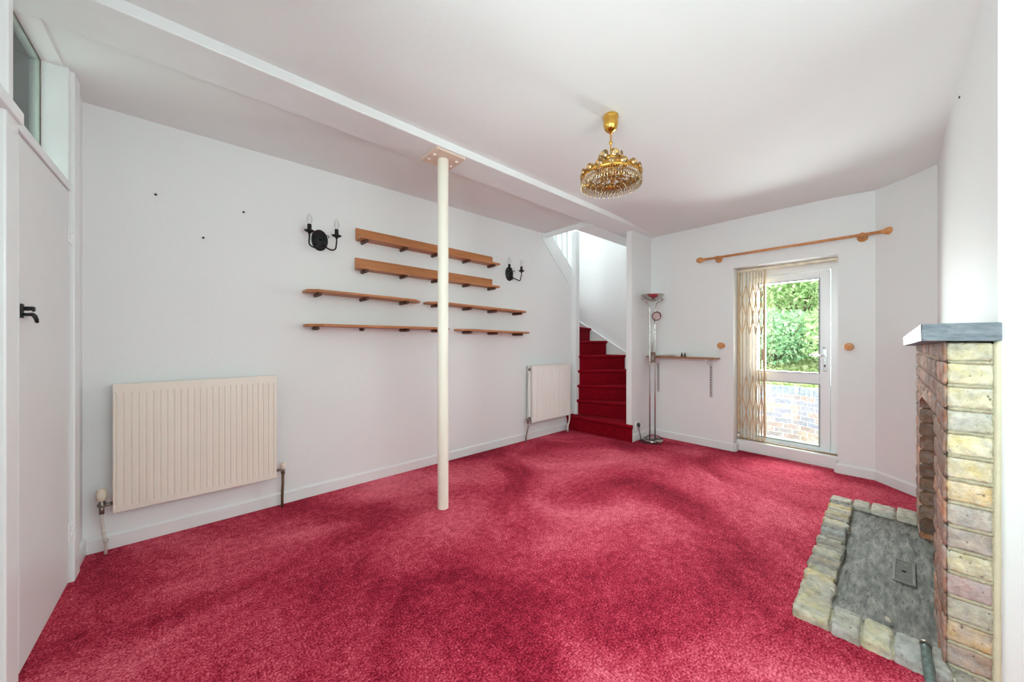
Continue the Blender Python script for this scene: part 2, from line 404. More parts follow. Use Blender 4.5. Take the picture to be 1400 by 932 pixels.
# wall behind the camera with its wide window
w = MB()
w.box((-.62, -.88, 0), (-.1, -.76, 2.66)).box((1.85, -.88, 0), (2.2, -.76, 2.66)).box((-.1, -.88, 0), (1.85, -.76, .8)).box((-.1, -.88, 2.25), (1.85, -.76, 2.66))
slab('wall_window', w, 'wall')
def window(name, loc, rz, w, h):
    r_ = room(name, loc, rz); f = MB()
    for p, q in (((-w, -.03, 0), (w, .03, .06)), ((-w, -.03, h - .06), (w, .03, h)), ((-w, -.03, .06), (-w + .06, .03, h - .06)), ((w - .06, -.03, .06), (w, .03, h - .06)), ((-.03, -.03, .06), (.03, .03, h - .06))):
        f.box(p, q)
    f.build('frame', 'upvc', r_, .005)
    MB().box((-w + .06, -.006, .06), (-.03, .006, h - .06)).build('pane', 'pane', r_)
    MB().box((.03, -.006, .06), (w - .06, .006, h - .06)).build('pane', 'pane', r_)
    MB().box((-w - .025, .03, -.03), (w + .025, .16, 0)).build('sill', 'gloss', r_, .006)
window('window_2', (.875, -.82, .8), 0, .975, 1.45)
window('window_3', (-.545, .25, .85), -PI / 2, .85, 1.35)

# thin partition between the room and the stair
slab('wall_stair_partition', MB().box((3.844, 2.17, 0), (4.62, 2.24, 2.53)), 'wall', .006)
# the stairwell, open to the floor above
slab('wall_stair_far', MB().box((4.6, 2.24, 0), (4.7, 4.05, 4.9)), 'wall')
slab('wall_stair_rear', MB().box((.4, 3.95, 0), (4.6, 4.05, 4.9)), 'wall')
slab('wall_landing', MB().box((.4, 2.46, 2.74), (4.7, 2.56, 4.9)).box((.3, 2.46, 2.74), (.4, 4.05, 4.9)), 'wall')
w = MB()
w.box((.3, 2.46, 4.85), (2.9, 4.05, 4.95)).box((4.3, 2.46, 4.85), (4.7, 4.05, 4.95)).box((2.9, 2.46, 4.85), (4.3, 2.75, 4.95)).box((2.9, 3.75, 4.85), (4.3, 4.05, 4.95))
slab('ceiling_landing', w, 'ceiling')

# skirtings
def skirt(name, pts, h=.088, t=.015):
    """board along a floor line; pts run so that the room lies on the right-hand side"""
    mb = MB()
    for i in range(len(pts) - 1):
        p, q = Vector(pts[i] + (0,)), Vector(pts[i + 1] + (0,)); d = (q - p).normalized(); n = Vector((d.y, -d.x, 0))
        prof = [(0, 0), (t, 0), (t, h - .012), (t * .45, h), (0, h)]
        vs = [p + n * a + Vector((0, 0, z)) for a, z in prof] + [q + n * a + Vector((0, 0, z)) for a, z in prof]
        k = len(prof)
        mb.add(vs, [list(range(k)), list(range(k, 2 * k))[::-1]] + [(j, k + j, k + (j + 1) % k, (j + 1) % k) for j in range(k)])
    mb.build(name, 'gloss', None, .002, kind='structure')
skirt('baseboard_left', [(-.47, 3.07), (3.76, 3.07)])
skirt('baseboard_near', [(-.48, 2.868), (-.48, 3.056)], .1)
skirt('baseboard_far', [(3.845, 2.17), (4.331, 2.17), (4.346, 1.236), (4.45, 1.238)])
skirt('baseboard_right', [(4.45, .424), (4.35, .422), (4.365, .173), (3.9, -.292)])

# ------------------------------------------------------------------ cottage door with its transom light
d1 = room('door_1', (-.47, 2.43, 0))
lf = MB().box((-.045, -.325, .012), (-.004, .328, 1.938)).build('door_leaf', 'door_paint', d1, .003)
MB().box((-.10, .332, 0), (.014, .437, 2.54)).build('frame_post', 'gloss', d1, .005)
MB().box((-.10, -.58, 0), (.03, -.477, 1.92)).build('frame_post', 'gloss', d1, .005)
MB().box((-.10, -.477, 0), (-.004, -.329, 1.942)).build('frame_post', 'gloss', d1, .003)
MB().box((-.10, -.477, 1.942), (.004, .332, 1.98)).build('transom_bar', 'gloss', d1, .004)
MB().box((-.10, -1.02, 1.915), (.04, -.472, 1.957)).build('transom_bar', 'gloss', d1, .004)
MB().box((-.10, -.56, 1.957), (.03, -.522, 2.54)).build('mullion', 'gloss', d1, .004)
MB().box((-.10, .30, 1.98), (.0, .334, 2.54)).build('mullion', 'gloss', d1, .004)
MB().box((-.10, -1.02, 0), (.01, -.58, 1.92)).build('side_panel', 'door_paint', d1, .004)
MB().box((-.10, -1.02, 1.957), (.0, -.56, 2.54)).build('side_panel', 'door_paint', d1, .004)
lt = MB()
lt.box((-.004, -.318, 1.283), (.001, -.296, 1.334))
lt.tube([(.002, -.298, 1.318), (.014, -.298, 1.318)], .008)
lt.tube([(.012, -.303, 1.318), (.015, -.285, 1.32), (.015, -.272, 1.317)], [.006, .008, .005])
h = lt.build('latch_plate', 'iron', lf, .001)
lv = MB().tube([(.0, -.31, 1.296), (.012, -.308, 1.296), (.017, -.29, 1.298), (.018, -.268, 1.293), (.018, -.25, 1.282), (.018, -.242, 1.27)], [.005, .006, .007, .007, .006, .005])
lv.lathe([(0, -.004), (.008, -.004), (.01, 0), (.008, .004), (0, .004)], 12, (.016, -.272, 1.318), 'x')
lv.build('thumb_lever', 'iron', lf)
for z in (1.73, .256):
    hg = MB()
    for q in (-.036, -.012, .012, .036): hg.tube([(.002, .33, z + q - .011), (.002, .33, z + q + .011)], .007, 10)
    hg.box((-.004, .31, z - .045), (.0005, .33, z + .045)).box((.012, .333, z - .045), (.0155, .347, z + .045))
    hg.build('hinge', 'gloss', lf, .001)
w1 = room('window_1', (-.56, 2.43, 2.0))
MB().box((-.003, -.522, -.02), (.003, .30, .53)).build('pane', 'pane_green', w1)
MB().box((.004, .292, -.02), (.008, .30, .53)).box((.004, -.522, .522), (.008, .292, .53)).build('glazing_bead', 'bare_metal', w1)
# hallway beyond the transom
slab('wall_hall', MB().box((-1.85, .9, 0), (-1.75, 3.7, 2.66)).box((-1.75, 3.6, 0), (-.6, 3.7, 2.66)).box((-1.75, .9, 0), (-.6, 1.0, 2.66)).box((-1.75, 2.75, 0), (-1.45, 3.0, 2.66)), 'wall')
slab('ceiling_hall', MB().box((-1.85, .9, 2.6), (-.6, 3.7, 2.66)), 'ceiling')
slab('floor_hall', MB().box((-1.85, .9, -.12), (-.62, 3.7, 0)), 'carpet')

# ------------------------------------------------------------------ glazed door in the far wall
d2 = room('door_2', (4.65, .83, .11))
# outer frame
fr = MB()
fr.box((-.05, -.42, .0), (.06, -.346, 1.88)).box((-.05, .346, .0), (.06, .42, 1.88)).box((-.05, -.346, 1.792), (.06, .346, 1.88)).box((-.05, -.42, -.08), (.06, .42, .0))
fr.build('frame', 'upvc', d2, .004)
lf = MB()
lf.box((-.06, -.342, .008), (.035, -.262, 1.788)).box((-.06, .262, .008), (.035, .342, 1.788))
lf.box((-.06, -.262, 1.708), (.035, .262, 1.788)).box((-.06, -.262, .008), (.035, .262, .048)).box((-.06, -.262, .66), (.035, .262, .768))
lfo = lf.build('door_leaf', 'upvc', d2, .004)
MB().box((-.014, -.262, .768), (.004, .262, 1.708)).build('pane', 'pane', lfo)
MB().box((-.014, -.262, .048), (.004, .262, .66)).build('pane', 'pane', lfo)
gk = MB()
for z0, z1 in ((.768, 1.708), (.048, .66)):
    gk.box((-.064, -.268, z0 - .004), (-.059, -.256, z1 + .004)).box((-.064, .256, z0 - .004), (-.059, .268, z1 + .004)).box((-.064, -.256, z1 - .004), (-.059, .256, z1 + .006)).box((-.064, -.256, z0 - .006), (-.059, .256, z0 + .004))
gk.build('glazing_gasket', mat('grey_gasket', (150, 158, 160), .6), lfo)
hd = MB().box((-.068, -.318, .79), (-.06, -.288, 1.01))
hd.tube([(-.068, -.303, .945), (-.105, -.303, .945), (-.112, -.28, .947), (-.112, -.195, .95)], [.009, .009, .009, .008], 12)
hd.build('door_handle', mat('bright_chrome', (225, 228, 230), .12, 1.0), lfo, .003)
MB().lathe([(0, -.003), (.007, -.003), (.007, .003), (0, .003)], 12, (-.069, -.303, .85), 'x').box((-.071, -.306, .83), (-.067, -.300, .85)).build('keyhole', 'black_plastic', lfo)
MB().box((-.072, -.30, 1.02), (-.06, -.292, 1.03)).build('screw_head', 'screw', lfo)
# step, stop and head filler of the opening
MB().box((4.44, .412, 0), (4.60, 1.246, .118)).build('threshold', 'gloss', None, .008, kind='structure')
MB().box((4.60, .412, 0), (4.76, 1.246, .03)).build('door_sill', 'patio', None, .004, kind='structure')
MB().box((4.52, .412, 1.972), (4.60, 1.246, 1.993)).build('trim_2', 'filler', None, .006, kind='structure')

# ================================================================== radiators
def radiator(name, label, x0, x1, z0, z1, yf, yb, n, double, m, grp, lip):
    t = thing(name, label, 'radiator', ((x0 + x1) / 2, 3.07, z0), 0, grp)
    w = (x1 - x0) / 2; H = z1 - z0
    def panel(y, nm):
        # ribbed pressed-steel sheet: profile across x, swept in z with closed flat margins
        mb = MB(); cols = []
        p = 2 * w / n
        for i in range(n):
            xa = -w + i * p
            cols += [(xa + .0, 0), (xa + p * .10, 0), (xa + p * .22, .004), (xa + p * .38, .004), (xa + p * .5, 0)]
        cols.append((w, 0))
        zs = [0, .02, .04, H - (.06 if lip else .04), H - (.04 if lip else .02), H]
        fac = [0, 0, 1, 1, 0, 0]
        vs = [(x, y + .009 - .009 + (d if False else .0) + (.009 - d) * 0 + d * k - .009, z) for z, k in zip(zs, fac) for x, d in cols]
        nc = len(cols)
        fs = [(r * nc + c, r * nc + c + 1, (r + 1) * nc + c + 1, (r + 1) * nc + c) for r in range(len(zs) - 1) for c in range(nc - 1)]
        mb.add(vs, fs)
        mb.box((-w, y + .010, 0), (w, y + .016, H)).box((-w, y, 0), (-w + .001, y + .016, H)).box((w - .001, y, 0), (w, y + .016, H)).box((-w, y, 0), (w, y + .016, .0015)).box((-w, y, H - .0015), (w, y + .016, H))
        return mb.build(nm, m, t)
    panel(yf - 3.07, 'front_panel')
    if double:
        panel(yb - 3.07, 'rear_panel')
        fn = MB()
        k = int(2 * w / .035)
        for i in range(k):
            x = -w + .02 + i * (2 * w - .04) / (k - 1); fn.box((x, yf - 3.07 + .016, .04), (x + .0015, yb - 3.07, H - .03))
        fn.build('fins', m, t)
        MB().box((-w + .002, yf - 3.07 + .014, .03), (-w + .012, yb - 3.07 + .004, .06)).build('end_connector', 'bare_metal', t)
        MB().box((-w + .002, yf - 3.07 + .014, H - .06), (-w + .012, yb - 3.07 + .004, H - .03)).build('end_connector', 'bare_metal', t)
        for i in range(n):
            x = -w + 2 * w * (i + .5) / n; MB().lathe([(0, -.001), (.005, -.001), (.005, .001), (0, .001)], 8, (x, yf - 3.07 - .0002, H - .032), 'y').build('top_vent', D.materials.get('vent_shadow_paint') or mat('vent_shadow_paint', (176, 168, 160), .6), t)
    if lip:
        MB().box((-w - .002, yf - 3.07 - .004, H - .012), (w + .002, yf - 3.07 + .03, H + .004)).box((-w - .002, yf - 3.07 - .005, H - .042), (w + .002, yf - 3.07 + .001, H - .004)).build('top_cover', m, t, .003)
        MB().box((-w, yf - 3.07 - .004, -.006), (w, yf - 3.07 + .02, .008)).build('bottom_seam', m, t, .003)
    for s in (-1, 1): MB().box((s * w * .7 - .02, (yb if double else yf) - 3.07 + .012, .08), (s * w * .7 + .02, -.001, H - .1)).build('wall_bracket', 'bare_metal', t)
    return t, w, H
GR = 'radiators on the long wall'
t, w, H = radiator('radiator', 'wide cream single panel radiator near the white cottage door', -.354, .418, .234, .952, 2.975, 0, 26, False, 'cream', GR, True)
y = -.075
# thermostatic valve at the left, lockshield at the right
v = MB().lathe([(.0, -.005), (.017, -.004), (.019, .004), (.017, .012), (.012, .02), (.012, .03)], 16, (-w - .045, y, .045)).tube([(-w - .045, y, .045), (-w, y + .005, .045)], .010).tube([(-w - .045, y, .0), (-w - .045, y, .045)], .011)
vo = v.build('thermostatic_valve', 'bare_metal', t)
MB().lathe([(.012, .0), (.02, .006), (.022, .03), (.02, .052), (.014, .066), (0, .071)], 20, (-w - .045, y, .072)).build('valve_head', 'valve_plastic', vo)
MB().tube([(-w - .045, y, .0), (-w - .043, y, -.05), (-w - .038, y, -.11), (-w - .03, y, -.17), (-w - .03, y, -.231)], .0075).tube([(-w - .028, y - .002, -.15), (-w - .03, y, -.16)], .011).build('supply_pipe', 'pipe_paint', t)
v = MB().tube([(w, y + .005, .04), (w + .042, y, .04)], .010).tube([(w + .042, y, .01), (w + .042, y, .055)], .013)
vo = v.build('lockshield_valve', 'bare_metal', t)
MB().lathe([(.012, .0), (.015, .004), (.016, .03), (.013, .04), (0, .042)], 16, (w + .042, y, .045)).build('valve_cap', 'valve_plastic', vo)
MB().tube([(w + .042, y, .01), (w + .042, y + .003, -.06), (w + .038, y + .004, -.15), (w + .038, y + .004, -.231)], .009).build('return_pipe', 'dark_pipe', t)

t, w, H = radiator('radiator', 'narrow white double panel radiator beside the red staircase', 2.945, 3.65, .234, .905, 2.945, 3.01, 17, True, 'white_rad', GR, False)
y = -.095
v = MB().tube([(-w - .03, y, .03), (-w, y, .03)], .012).tube([(-w - .035, y, .0), (-w - .035, y, .055)], .014).tube([(-w - .035, y - .02, .03), (-w - .035, y + .02, .03)], .012)
v.build('lockshield_valve', 'bare_metal', t)
MB().tube([(-w - .035, y, .0), (-w - .03, y, -.05), (-w - .045, y + .003, -.11), (-w - .06, y + .005, -.17), (-w - .062, y + .005, -.231)], .009).build('supply_pipe', 'bare_metal', t)
v = MB().tube([(w, y, .04), (w + .03, y, .04)], .010).tube([(w + .03, y, .02), (w + .03, y, .10)], [.011, .007])
v.build('stop_valve', 'dark_pipe', t)
MB().tube([(w + .03, y, .02), (w + .035, y, -.05), (w + .025, y, -.1), (w + .0, y, -.15), (w - .005, y, -.231)], .010).build('return_pipe', 'pipe_paint', t)

# ================================================================== supporting post
t = thing('support_post', 'cream painted steel post standing on the red carpet under the beam', 'post', (1.32, 2.222, 0))
MB().lathe([(.0385, -.01), (.0385, 2.503)], 40).build('shaft', 'cream_post', t)
pl = MB().box((-.116, -.112, 2.503), (.116, .112, 2.5155)).build('top_plate', 'plate', t, .002)
for x, y in ((-.085, -.03), (-.085, .05), (.085, -.045), (.085, .04)):
    MB().lathe([(0, -.008), (.010, -.006), (.013, 0), (.013, .002)], 12, (x, y, 2.502)).build('bolt_head', mat('bolt_paint', (238, 222, 210), .4) if 'bolt_paint' not in D.materials else D.materials['bolt_paint'], pl)

# ================================================================== pine shelves on dowels
SG = 'pine shelves on the long wall'
def shelf(label, xa, xb, za, zb, depth, pegs, back=None, ca=.0, cb=.0):
    """board from xa to xb on the long wall, its front corners clipped by ca / cb"""
    L = xb - xa; tilt = math.atan2(zb - za, L)
    t = thing('wall_shelf', label, 'shelf', (xa, 3.07, za), 0, SG); t.rotation_euler = (0, -tilt, 0)
    L = math.hypot(L, zb - za)
    MB().prism([(0, -.001), (L, -.001), (L, -depth + cb), (L - cb, -depth), (ca, -depth), (0, -depth + ca * .9)], 0, .018).build('board', 'pine', t, .0025)
    if back: MB().box((back[0] - xa, -.019, .018), (back[1] - xa, -.001, .018 + back[2])).build('backboard', 'pine', t, .002)
    for x, ln in pegs:
        MB().tube([(x - xa, -.001, -.0135), (x - xa, -ln * .5, -.0135), (x - xa, -ln, -.0135)], [.0135, .014, .0135], 14).build('peg', 'peg', t)
    return t
shelf('top pine shelf with a tall backboard', .985, 2.462, 2.04, 2.028, .125, [(1.04, .122), (1.384, .122), (1.70, .122), (2.06, .122), (2.39, .122)], (.985, 2.44, .085))
shelf('second pine shelf down with a backboard', .98, 2.456, 1.792, 1.780, .125, [(1.04, .122), (1.38, .122), (1.70, .122), (2.06, .122), (2.39, .122)], (.98, 2.436, .085))
shelf('third row pine shelf left of the post', .597, 1.525, 1.566, 1.549, .19, [(.685, .15), (1.03, .15), (1.38, .15)], None, .07, .09)
shelf('third row pine shelf right of the post', 1.605, 2.842, 1.551, 1.524, .19, [(1.70, .15), (2.06, .15), (2.39, .15), (2.757, .15)], None, .1, .05)
shelf('lowest long pine shelf running behind the post', .602, 1.82, 1.310, 1.309, .19, [(.675, .12), (1.03, .05), (1.38, .17), (1.70, .15)], None, .1, .08)
shelf('lowest short pine shelf near the small radiator', 1.945, 2.90, 1.303, 1.286, .19, [(2.06, .15), (2.39, .16), (2.757, .16)], None, .08, .06)
for x, z, lb in ((-.191, 2.099, 'dark screw high on the long wall above the cream radiator, left one'), (.239, 2.096, 'dark screw high on the long wall nearest the wall light'), (.029, 1.877, 'dark screw lowest of three above the cream radiator'), (1.889, 1.322, 'dark screw beside the post at the lowest shelf')):
    tag(MB().lathe([(0, -.006), (.006, -.005), (.007, .001), (0, .002)], 10, (0, 0, 0), 'y').build('wall_screw', 'screw', None, at=(x, 3.0695, z)), lb, 'screw', 'screws left in the walls')
o = tag(MB().lathe([(0, -.006), (.006, -.005), (.007, .001), (0, .002)], 10, (0, 0, 0), 'y').build('wall_screw', 'screw', None, at=(0, 0, 0)), 'dark screw high on the chimney breast above the fireplace', 'screw', 'screws left in the walls')
o.location = (2.91, -.1865, 2.448); o.rotation_euler = (0, 0, PI)

# ================================================================== wall lights
def sconce():
    t = thing('wall_light', 'black iron twin candle wall light left of the shelves', 'wall light', (.716, 3.07, 1.99), 0, 'twin candle wall lights')
    k = 24
    pl = MB(); prof = [(1.0, 0), (1.0, -.006), (.93, -.011), (.80, -.011), (.74, -.018), (.5, -.024), (.0, -.027)]
    vs = [(.059 * r * math.cos(2 * PI * i / k), y, .083 * r * math.sin(2 * PI * i / k)) for r, y in prof for i in range(k)]
    pl.add(vs, [(a * k + i, a * k + (i + 1) % k, (a + 1) * k + (i + 1) % k, (a + 1) * k + i) for a in range(len(prof) - 1) for i in range(k)], smooth=True)
    pl.lathe([(0, -.05), (.008, -.048), (.011, -.04), (.008, -.03), (.014, -.022)], 14, (0, 0, 0), 'y')
    pl.build('back_plate', 'iron', t)
    for s in (-1, 1):
        X = .094
        # leaves the plate low, swings out and down, then up to the cup
        pts = [(s * .014, -.018, -.03), (s * .022, -.045, -.05), (s * .036, -.075, -.068)]
        pts += [(s * (.058 + .036 * math.cos(a)), -.095 - .015 * (1 - abs(math.cos(a))), -.050 + .036 * math.sin(a)) for a in [PI * 1.25 + (PI * .75) * i / 10 for i in range(11)]]
        pts += [(s * X, -.11, -.02), (s * X, -.11, .012)]
        ar = MB().tube(pts, .0058, 10).lathe([(0, -.007), (.007, -.003), (.008, .002), (.006, .006), (0, .008)], 10, (s * .058, -.108, -.087)).build('arm', 'iron', t)
        sc = [(s * (.05 + r * math.cos(a)), -.03, .028 + r * math.sin(a)) for a, r in [(PI * 1.1 - .38 * i, .018 - .00115 * i) for i in range(14)]]
        MB().tube([(s * .022, -.022, -.002)] + sc, .0026, 8).build('scroll', 'iron', t)
        MB().lathe([(.0, .006), (.008, .008), (.012, .018), (.028, .024), (.036, .032), (.035, .034), (.012, .028), (0, .028)], 24, (s * X, -.11, 0)).build('drip_pan', 'iron', ar)
        MB().lathe([(.0, .026), (.0145, .026), (.0145, .078), (.012, .081), (0, .081)], 20, (s * X, -.11, 0)).build('candle_sleeve', 'iron', ar)
        MB().lathe([(.008, .08), (.010, .086), (.016, .105), (.0175, .118), (.0145, .136), (.008, .152), (.002, .162), (0, .163)], 20, (s * X, -.11, 0)).build('bulb', 'bulb', ar)
    return t
sc1 = sconce()
sc2 = copy_tree(sc1); sc2.location = (2.70, 3.07, 1.98); sc2['label'] = 'black iron twin candle wall light right of the shelves'

# ================================================================== chandelier
CX, CY = 1.869, 1.192
t = thing('chandelier', 'gilt chandelier with crystal drops hanging from the white ceiling', 'chandelier', (CX, CY, 2.566))
MB().lathe([(0, .001), (.040, .001), (.046, -.004), (.047, -.014), (.043, -.02), (.044, -.03), (.043, -.06), (.036, -.083), (.022, -.097), (.008, -.102), (.006, -.112), (0, -.112)], 32).build('canopy', 'brass', t)
rd = MB().tube([(0, 0, -.105), (0, 0, -.30)], .004, 10)
for z in (-.125, -.15, -.175): rd.lathe([(.003, -.009), (.007, 0), (.003, .009)], 10, (0, 0, z))
rd.lathe([(.003, -.012), (.012, 0), (.003, .012)], 12, (0, 0, -.165))
rd.build('stem', 'brass', t)
def band(R, z, h, n, name, amp, k=96):
    mb = MB(); vs = []
    for i in range(k):
        a = 2 * PI * i / k; e = abs(math.sin(a * n / 2)); r2 = R + .004
        for r, zz in ((R, z), (R + .003, z), (r2 - .002, z + h * .5), (R - .002, z + h + amp * e), (R - .005, z + h + amp * e), (R - .003, z + h * .5)):
            vs.append((r * math.cos(a), r * math.sin(a), zz))
    fs = [(i * 6 + j, ((i + 1) % k) * 6 + j, ((i + 1) % k) * 6 + (j + 1) % 6, i * 6 + (j + 1) % 6) for i in range(k) for j in range(6)]
    mb.add(vs, fs, smooth=True)
    # beaded lower wire
    for i in range(k // 2):
        a = 4 * PI * i / k; mb.lathe([(0, -.003), (.003, 0), (0, .003)], 6, ((R + .002) * math.cos(a), (R + .002) * math.sin(a), z - .001))
    return mb.build(name, 'old_gold', t)
def plaque(R, z, a, r):
    """eight-sided cut crystal in a gilt ring, facing outwards"""
    c = Vector((R * math.cos(a), R * math.sin(a), z)); u = Vector((-math.sin(a), math.cos(a), 0)); n = Vector((math.cos(a), math.sin(a), 0)); up = Vector((0, 0, 1))
    q = [c + (u * math.cos(b) + up * math.sin(b)) * r for b in [2 * PI * i / 8 for i in range(8)]]
    q2 = [c + n * .006 + (u * math.cos(b) + up * math.sin(b)) * r * .55 for b in [2 * PI * (i + .5) / 8 for i in range(8)]]
    mb = MB().add(q + q2 + [c + n * .008, c - n * .003], [(i, (i + 1) % 8, 8 + i) for i in range(8)] + [(8 + i, (i + 1) % 8, 8 + (i + 1) % 8) for i in range(8)] + [(8 + i, 8 + (i + 1) % 8, 16) for i in range(8)] + [((i + 1) % 8, i, 17) for i in range(8)])
    o = mb.build('crystal_plaque', 'crystal', t)
    MB().tube([c + (u * math.cos(b) + up * math.sin(b)) * (r + .001) for b in [2 * PI * i / 16 for i in range(16)]], .0026, 6, closed=True).build('plaque_setting', 'old_gold', o)
ZR = -.381
band(.172, ZR, .030, 16, 'main_ring', .016)
for i in range(16): plaque(.176, ZR + .026, 2 * PI * (i + .5) / 16, .019)
band(.064, -.287, .022, 7, 'crown_ring', .012, 56)
for i in range(7): plaque(.068, -.258, 2 * PI * (i + .5) / 7, .024)
band(.088, -.318, .016, 9, 'middle_ring', .010, 72)
for i in range(9): plaque(.092, -.302, 2 * PI * (i + .5) / 9, .016)
sp = MB()
for i in range(8):
    a = 2 * PI * i / 8
    sp.tube([(.006 * math.cos(a), .006 * math.sin(a), -.30), (.04 * math.cos(a), .04 * math.sin(a), -.275), (.064 * math.cos(a), .064 * math.sin(a), -.285), (.09 * math.cos(a), .09 * math.sin(a), -.318), (.13 * math.cos(a), .13 * math.sin(a), -.338), (.172 * math.cos(a), .172 * math.sin(a), ZR + .025)], .0032, 8)
sp.lathe([(0, -.26), (.012, -.27), (.02, -.30), (.012, -.335), (.02, -.35), (.01, -.38), (0, -.385)], 20)
sp.build('scroll_frame', 'old_gold', t)
for R, z in ((.148, -.384), (.118, -.392), (.088, -.400), (.056, -.408)):
    mb = MB().tube([(R * math.cos(2 * PI * i / 48), R * math.sin(2 * PI * i / 48), z) for i in range(48)], .0042, 8, closed=True)
    for i in range(5):
        a = 2 * PI * i / 5 + R * 20; mb.tube([(.01 * math.cos(a), .01 * math.sin(a), -.36), (R * math.cos(a), R * math.sin(a), z)], .0026, 6)
    mb.build('tier_ring', 'old_gold', t)
def drop(mb, R, z, a, L):
    x, y = R * math.cos(a), R * math.sin(a)
    mb.lathe([(0, .0), (.0048, -.005), (0, -.010)], 6, (x, y, z), smooth=False)
    mb.lathe([(0, -.011), (.0038, -.015), (.0044, -L * .8), (.002, -L + .005), (0, -L)], 6, (x, y, z), smooth=False)
    return mb
for i in range(72): drop(MB(), .176, ZR - .002, 2 * PI * (i + .3) / 72, .048 + .006 * (i % 2)).build('crystal_drop', 'crystal', t)
ins = MB()
for R, z, n, L in ((.148, -.388, 44, .040), (.118, -.396, 34, .040), (.088, -.404, 26, .040), (.056, -.412, 16, .040)):
    for i in range(n): drop(ins, R, z, 2 * PI * (i + .3) / n, L)
o = ins.build('inner_drops', 'crystal', t); o['kind'] = 'stuff'
gd = MB()
for R, z, n in ((.148, -.380, 60), (.118, -.388, 48), (.088, -.396, 36), (.056, -.404, 24), (.174, -.383, 80), (.162, -.372, 70)):
    for i in range(n):
        a = 2 * PI * i / n; gd.lathe([(0, -.0045), (.0045, 0), (0, .0045)], 6, (R * math.cos(a), R * math.sin(a), z), smooth=True)
o = gd.build('bead_strings', 'brass', t); o['kind'] = 'stuff'
lh = MB()
for i in range(5):
    a = 2 * PI * i / 5 + .3; lh.lathe([(0, -.385), (.012, -.38), (.013, -.345), (.016, -.34), (0, -.335)], 12, (.055 * math.cos(a), .055 * math.sin(a), 0))
lh.build('lamp_holders', 'brass', t)

# ================================================================== curtain pole and hold-backs
ang = math.atan2(.129 - 1.523, 4.286 - 4.259)
t = thing('curtain_pole', 'honey coloured wooden curtain pole above the glazed door', 'curtain pole', (4.2595, 1.5, 2.118), ang)
L = 1.352
MB().tube([(0, 0, 0), (L, 0, 0)], .0125, 18).build('rod', 'pole_wood', t)
for s, x in ((-1, 0), (1, L)):
    MB().lathe([(0, 0), (.016, .0), (.019, .006), (.016, .012), (.013, .016), (.022, .03), (.031, .048), (.032, .06), (.026, .08), (.014, .094), (0, .098)] if s > 0 else [(0, 0), (.016, 0), (.019, -.006), (.016, -.012), (.013, -.016), (.022, -.03), (.031, -.048), (.032, -.06), (.026, -.08), (.014, -.094), (0, -.098)], 24, (x, 0, 0), 'x').build('finial', 'turned_pine', t)
for x in (.115, 1.25):
    MB().lathe([(.0, .083), (.034, .083), (.036, .075), (.03, .062), (.018, .05), (.016, .03), (.02, .016), (.012, .004)], 20, (x, 0, -.012), 'y').tube([(x + .018 * math.cos(a), 0, .018 * math.sin(a)) for a in [2 * PI * i / 16 for i in range(16)]], .004, 8, closed=True).build('bracket', 'turned_pine', t)
def holdback(label, y):
    x = 4.331 + (2.17 - y) * .0172
    t = thing('curtain_holdback', label, 'hold-back', (x, y, 1.15), 0, 'turned wooden hold-backs')
    MB().lathe([(0, 0), (.026, -.001), (.028, -.006), (.022, -.012), (.012, -.018), (.010, -.05), (.014, -.055)], 22, (0, 0, 0), 'x').build('stem', 'turned_pine', t)
    MB().lathe([(0, -.052), (.02, -.053), (.031, -.058), (.034, -.064), (.031, -.071), (.024, -.074), (.018, -.072), (.01, -.076), (0, -.078)], 26, (0, 0, 0), 'x').build('knob', 'turned_pine', t)
holdback('round wooden hold-back above the small shelf', 1.355)
holdback('round wooden hold-back right of the glazed door', .335)

# ================================================================== folding gate
t = thing('folding_security_gate', 'beige folding lattice gate pushed back at the glazed door', 'gate', (4.50, 1.11, .118))
ys = [.128, .092, .056, .022, -.006, -.034, -.060, -.084, -.106]
for i, y in enumerate(ys):
    MB().box((-.008, y - .004, .012), (.008, y + .004, 1.835)).build('picket', 'gate', t, .0015)
zn = [.10, .30, .50, .70, 1.15, 1.34, 1.53, 1.70]
for i in range(len(ys) - 1):
    for j in range(len(zn) - 1):
        if j == 3: continue
        p, q = (j, j + 1) if (i + j) % 2 else (j + 1, j)
        MB().bar((-.010, ys[i], zn[p]), (-.010, ys[i + 1], zn[q]), .009, .003).build('lattice_bar', 'gate', t)
MB().box((-.02, .118, 0), (.02, .136, 1.84)).build('hinge_post', 'gate', t, .002)
MB().box((-.02, -.122, .06), (.02, -.108, 1.84)).build('leading_post', 'gate', t, .002)
MB().box((-.026, -.118, .88), (.024, -.092, 1.0)).build('lock_case', 'gate', t, .003)
MB().box((-.022, .13, .86), (-.016, .165, .90)).box((-.05, .150, .875), (-.016, .156, .93)).build('latch', 'gate', t, .002)
MB().box((-.016, -.68, 1.843), (.016, .132, 1.87)).build('top_track', 'filler', t, .002)
MB().box((-.014, -.68, .0005), (.014, .132, .010)).build('bottom_track', 'track', t, .001)
for y in (.09, .03, -.05, -.1):
    MB().lathe([(0, -.006), (.013, -.006), (.013, .006), (0, .006)], 14, (-.018, y, .024), 'x').build('roller', 'gate', t)
MB().lathe([(0, -.012), (.026, -.012), (.026, -.006), (.012, -.004), (.012, .004), (.026, .006), (.026, .012), (0, .012)], 20, (-.04, .122, .04), 'x').tube([(-.04, .122, .04), (0, .122, .04)], .009).tube([(-.03, .122, .07), (.0, .122, .12)], .009).build('swivel_hinge', mat('galvanised_metal', (205, 200, 188), .4, .5), t)

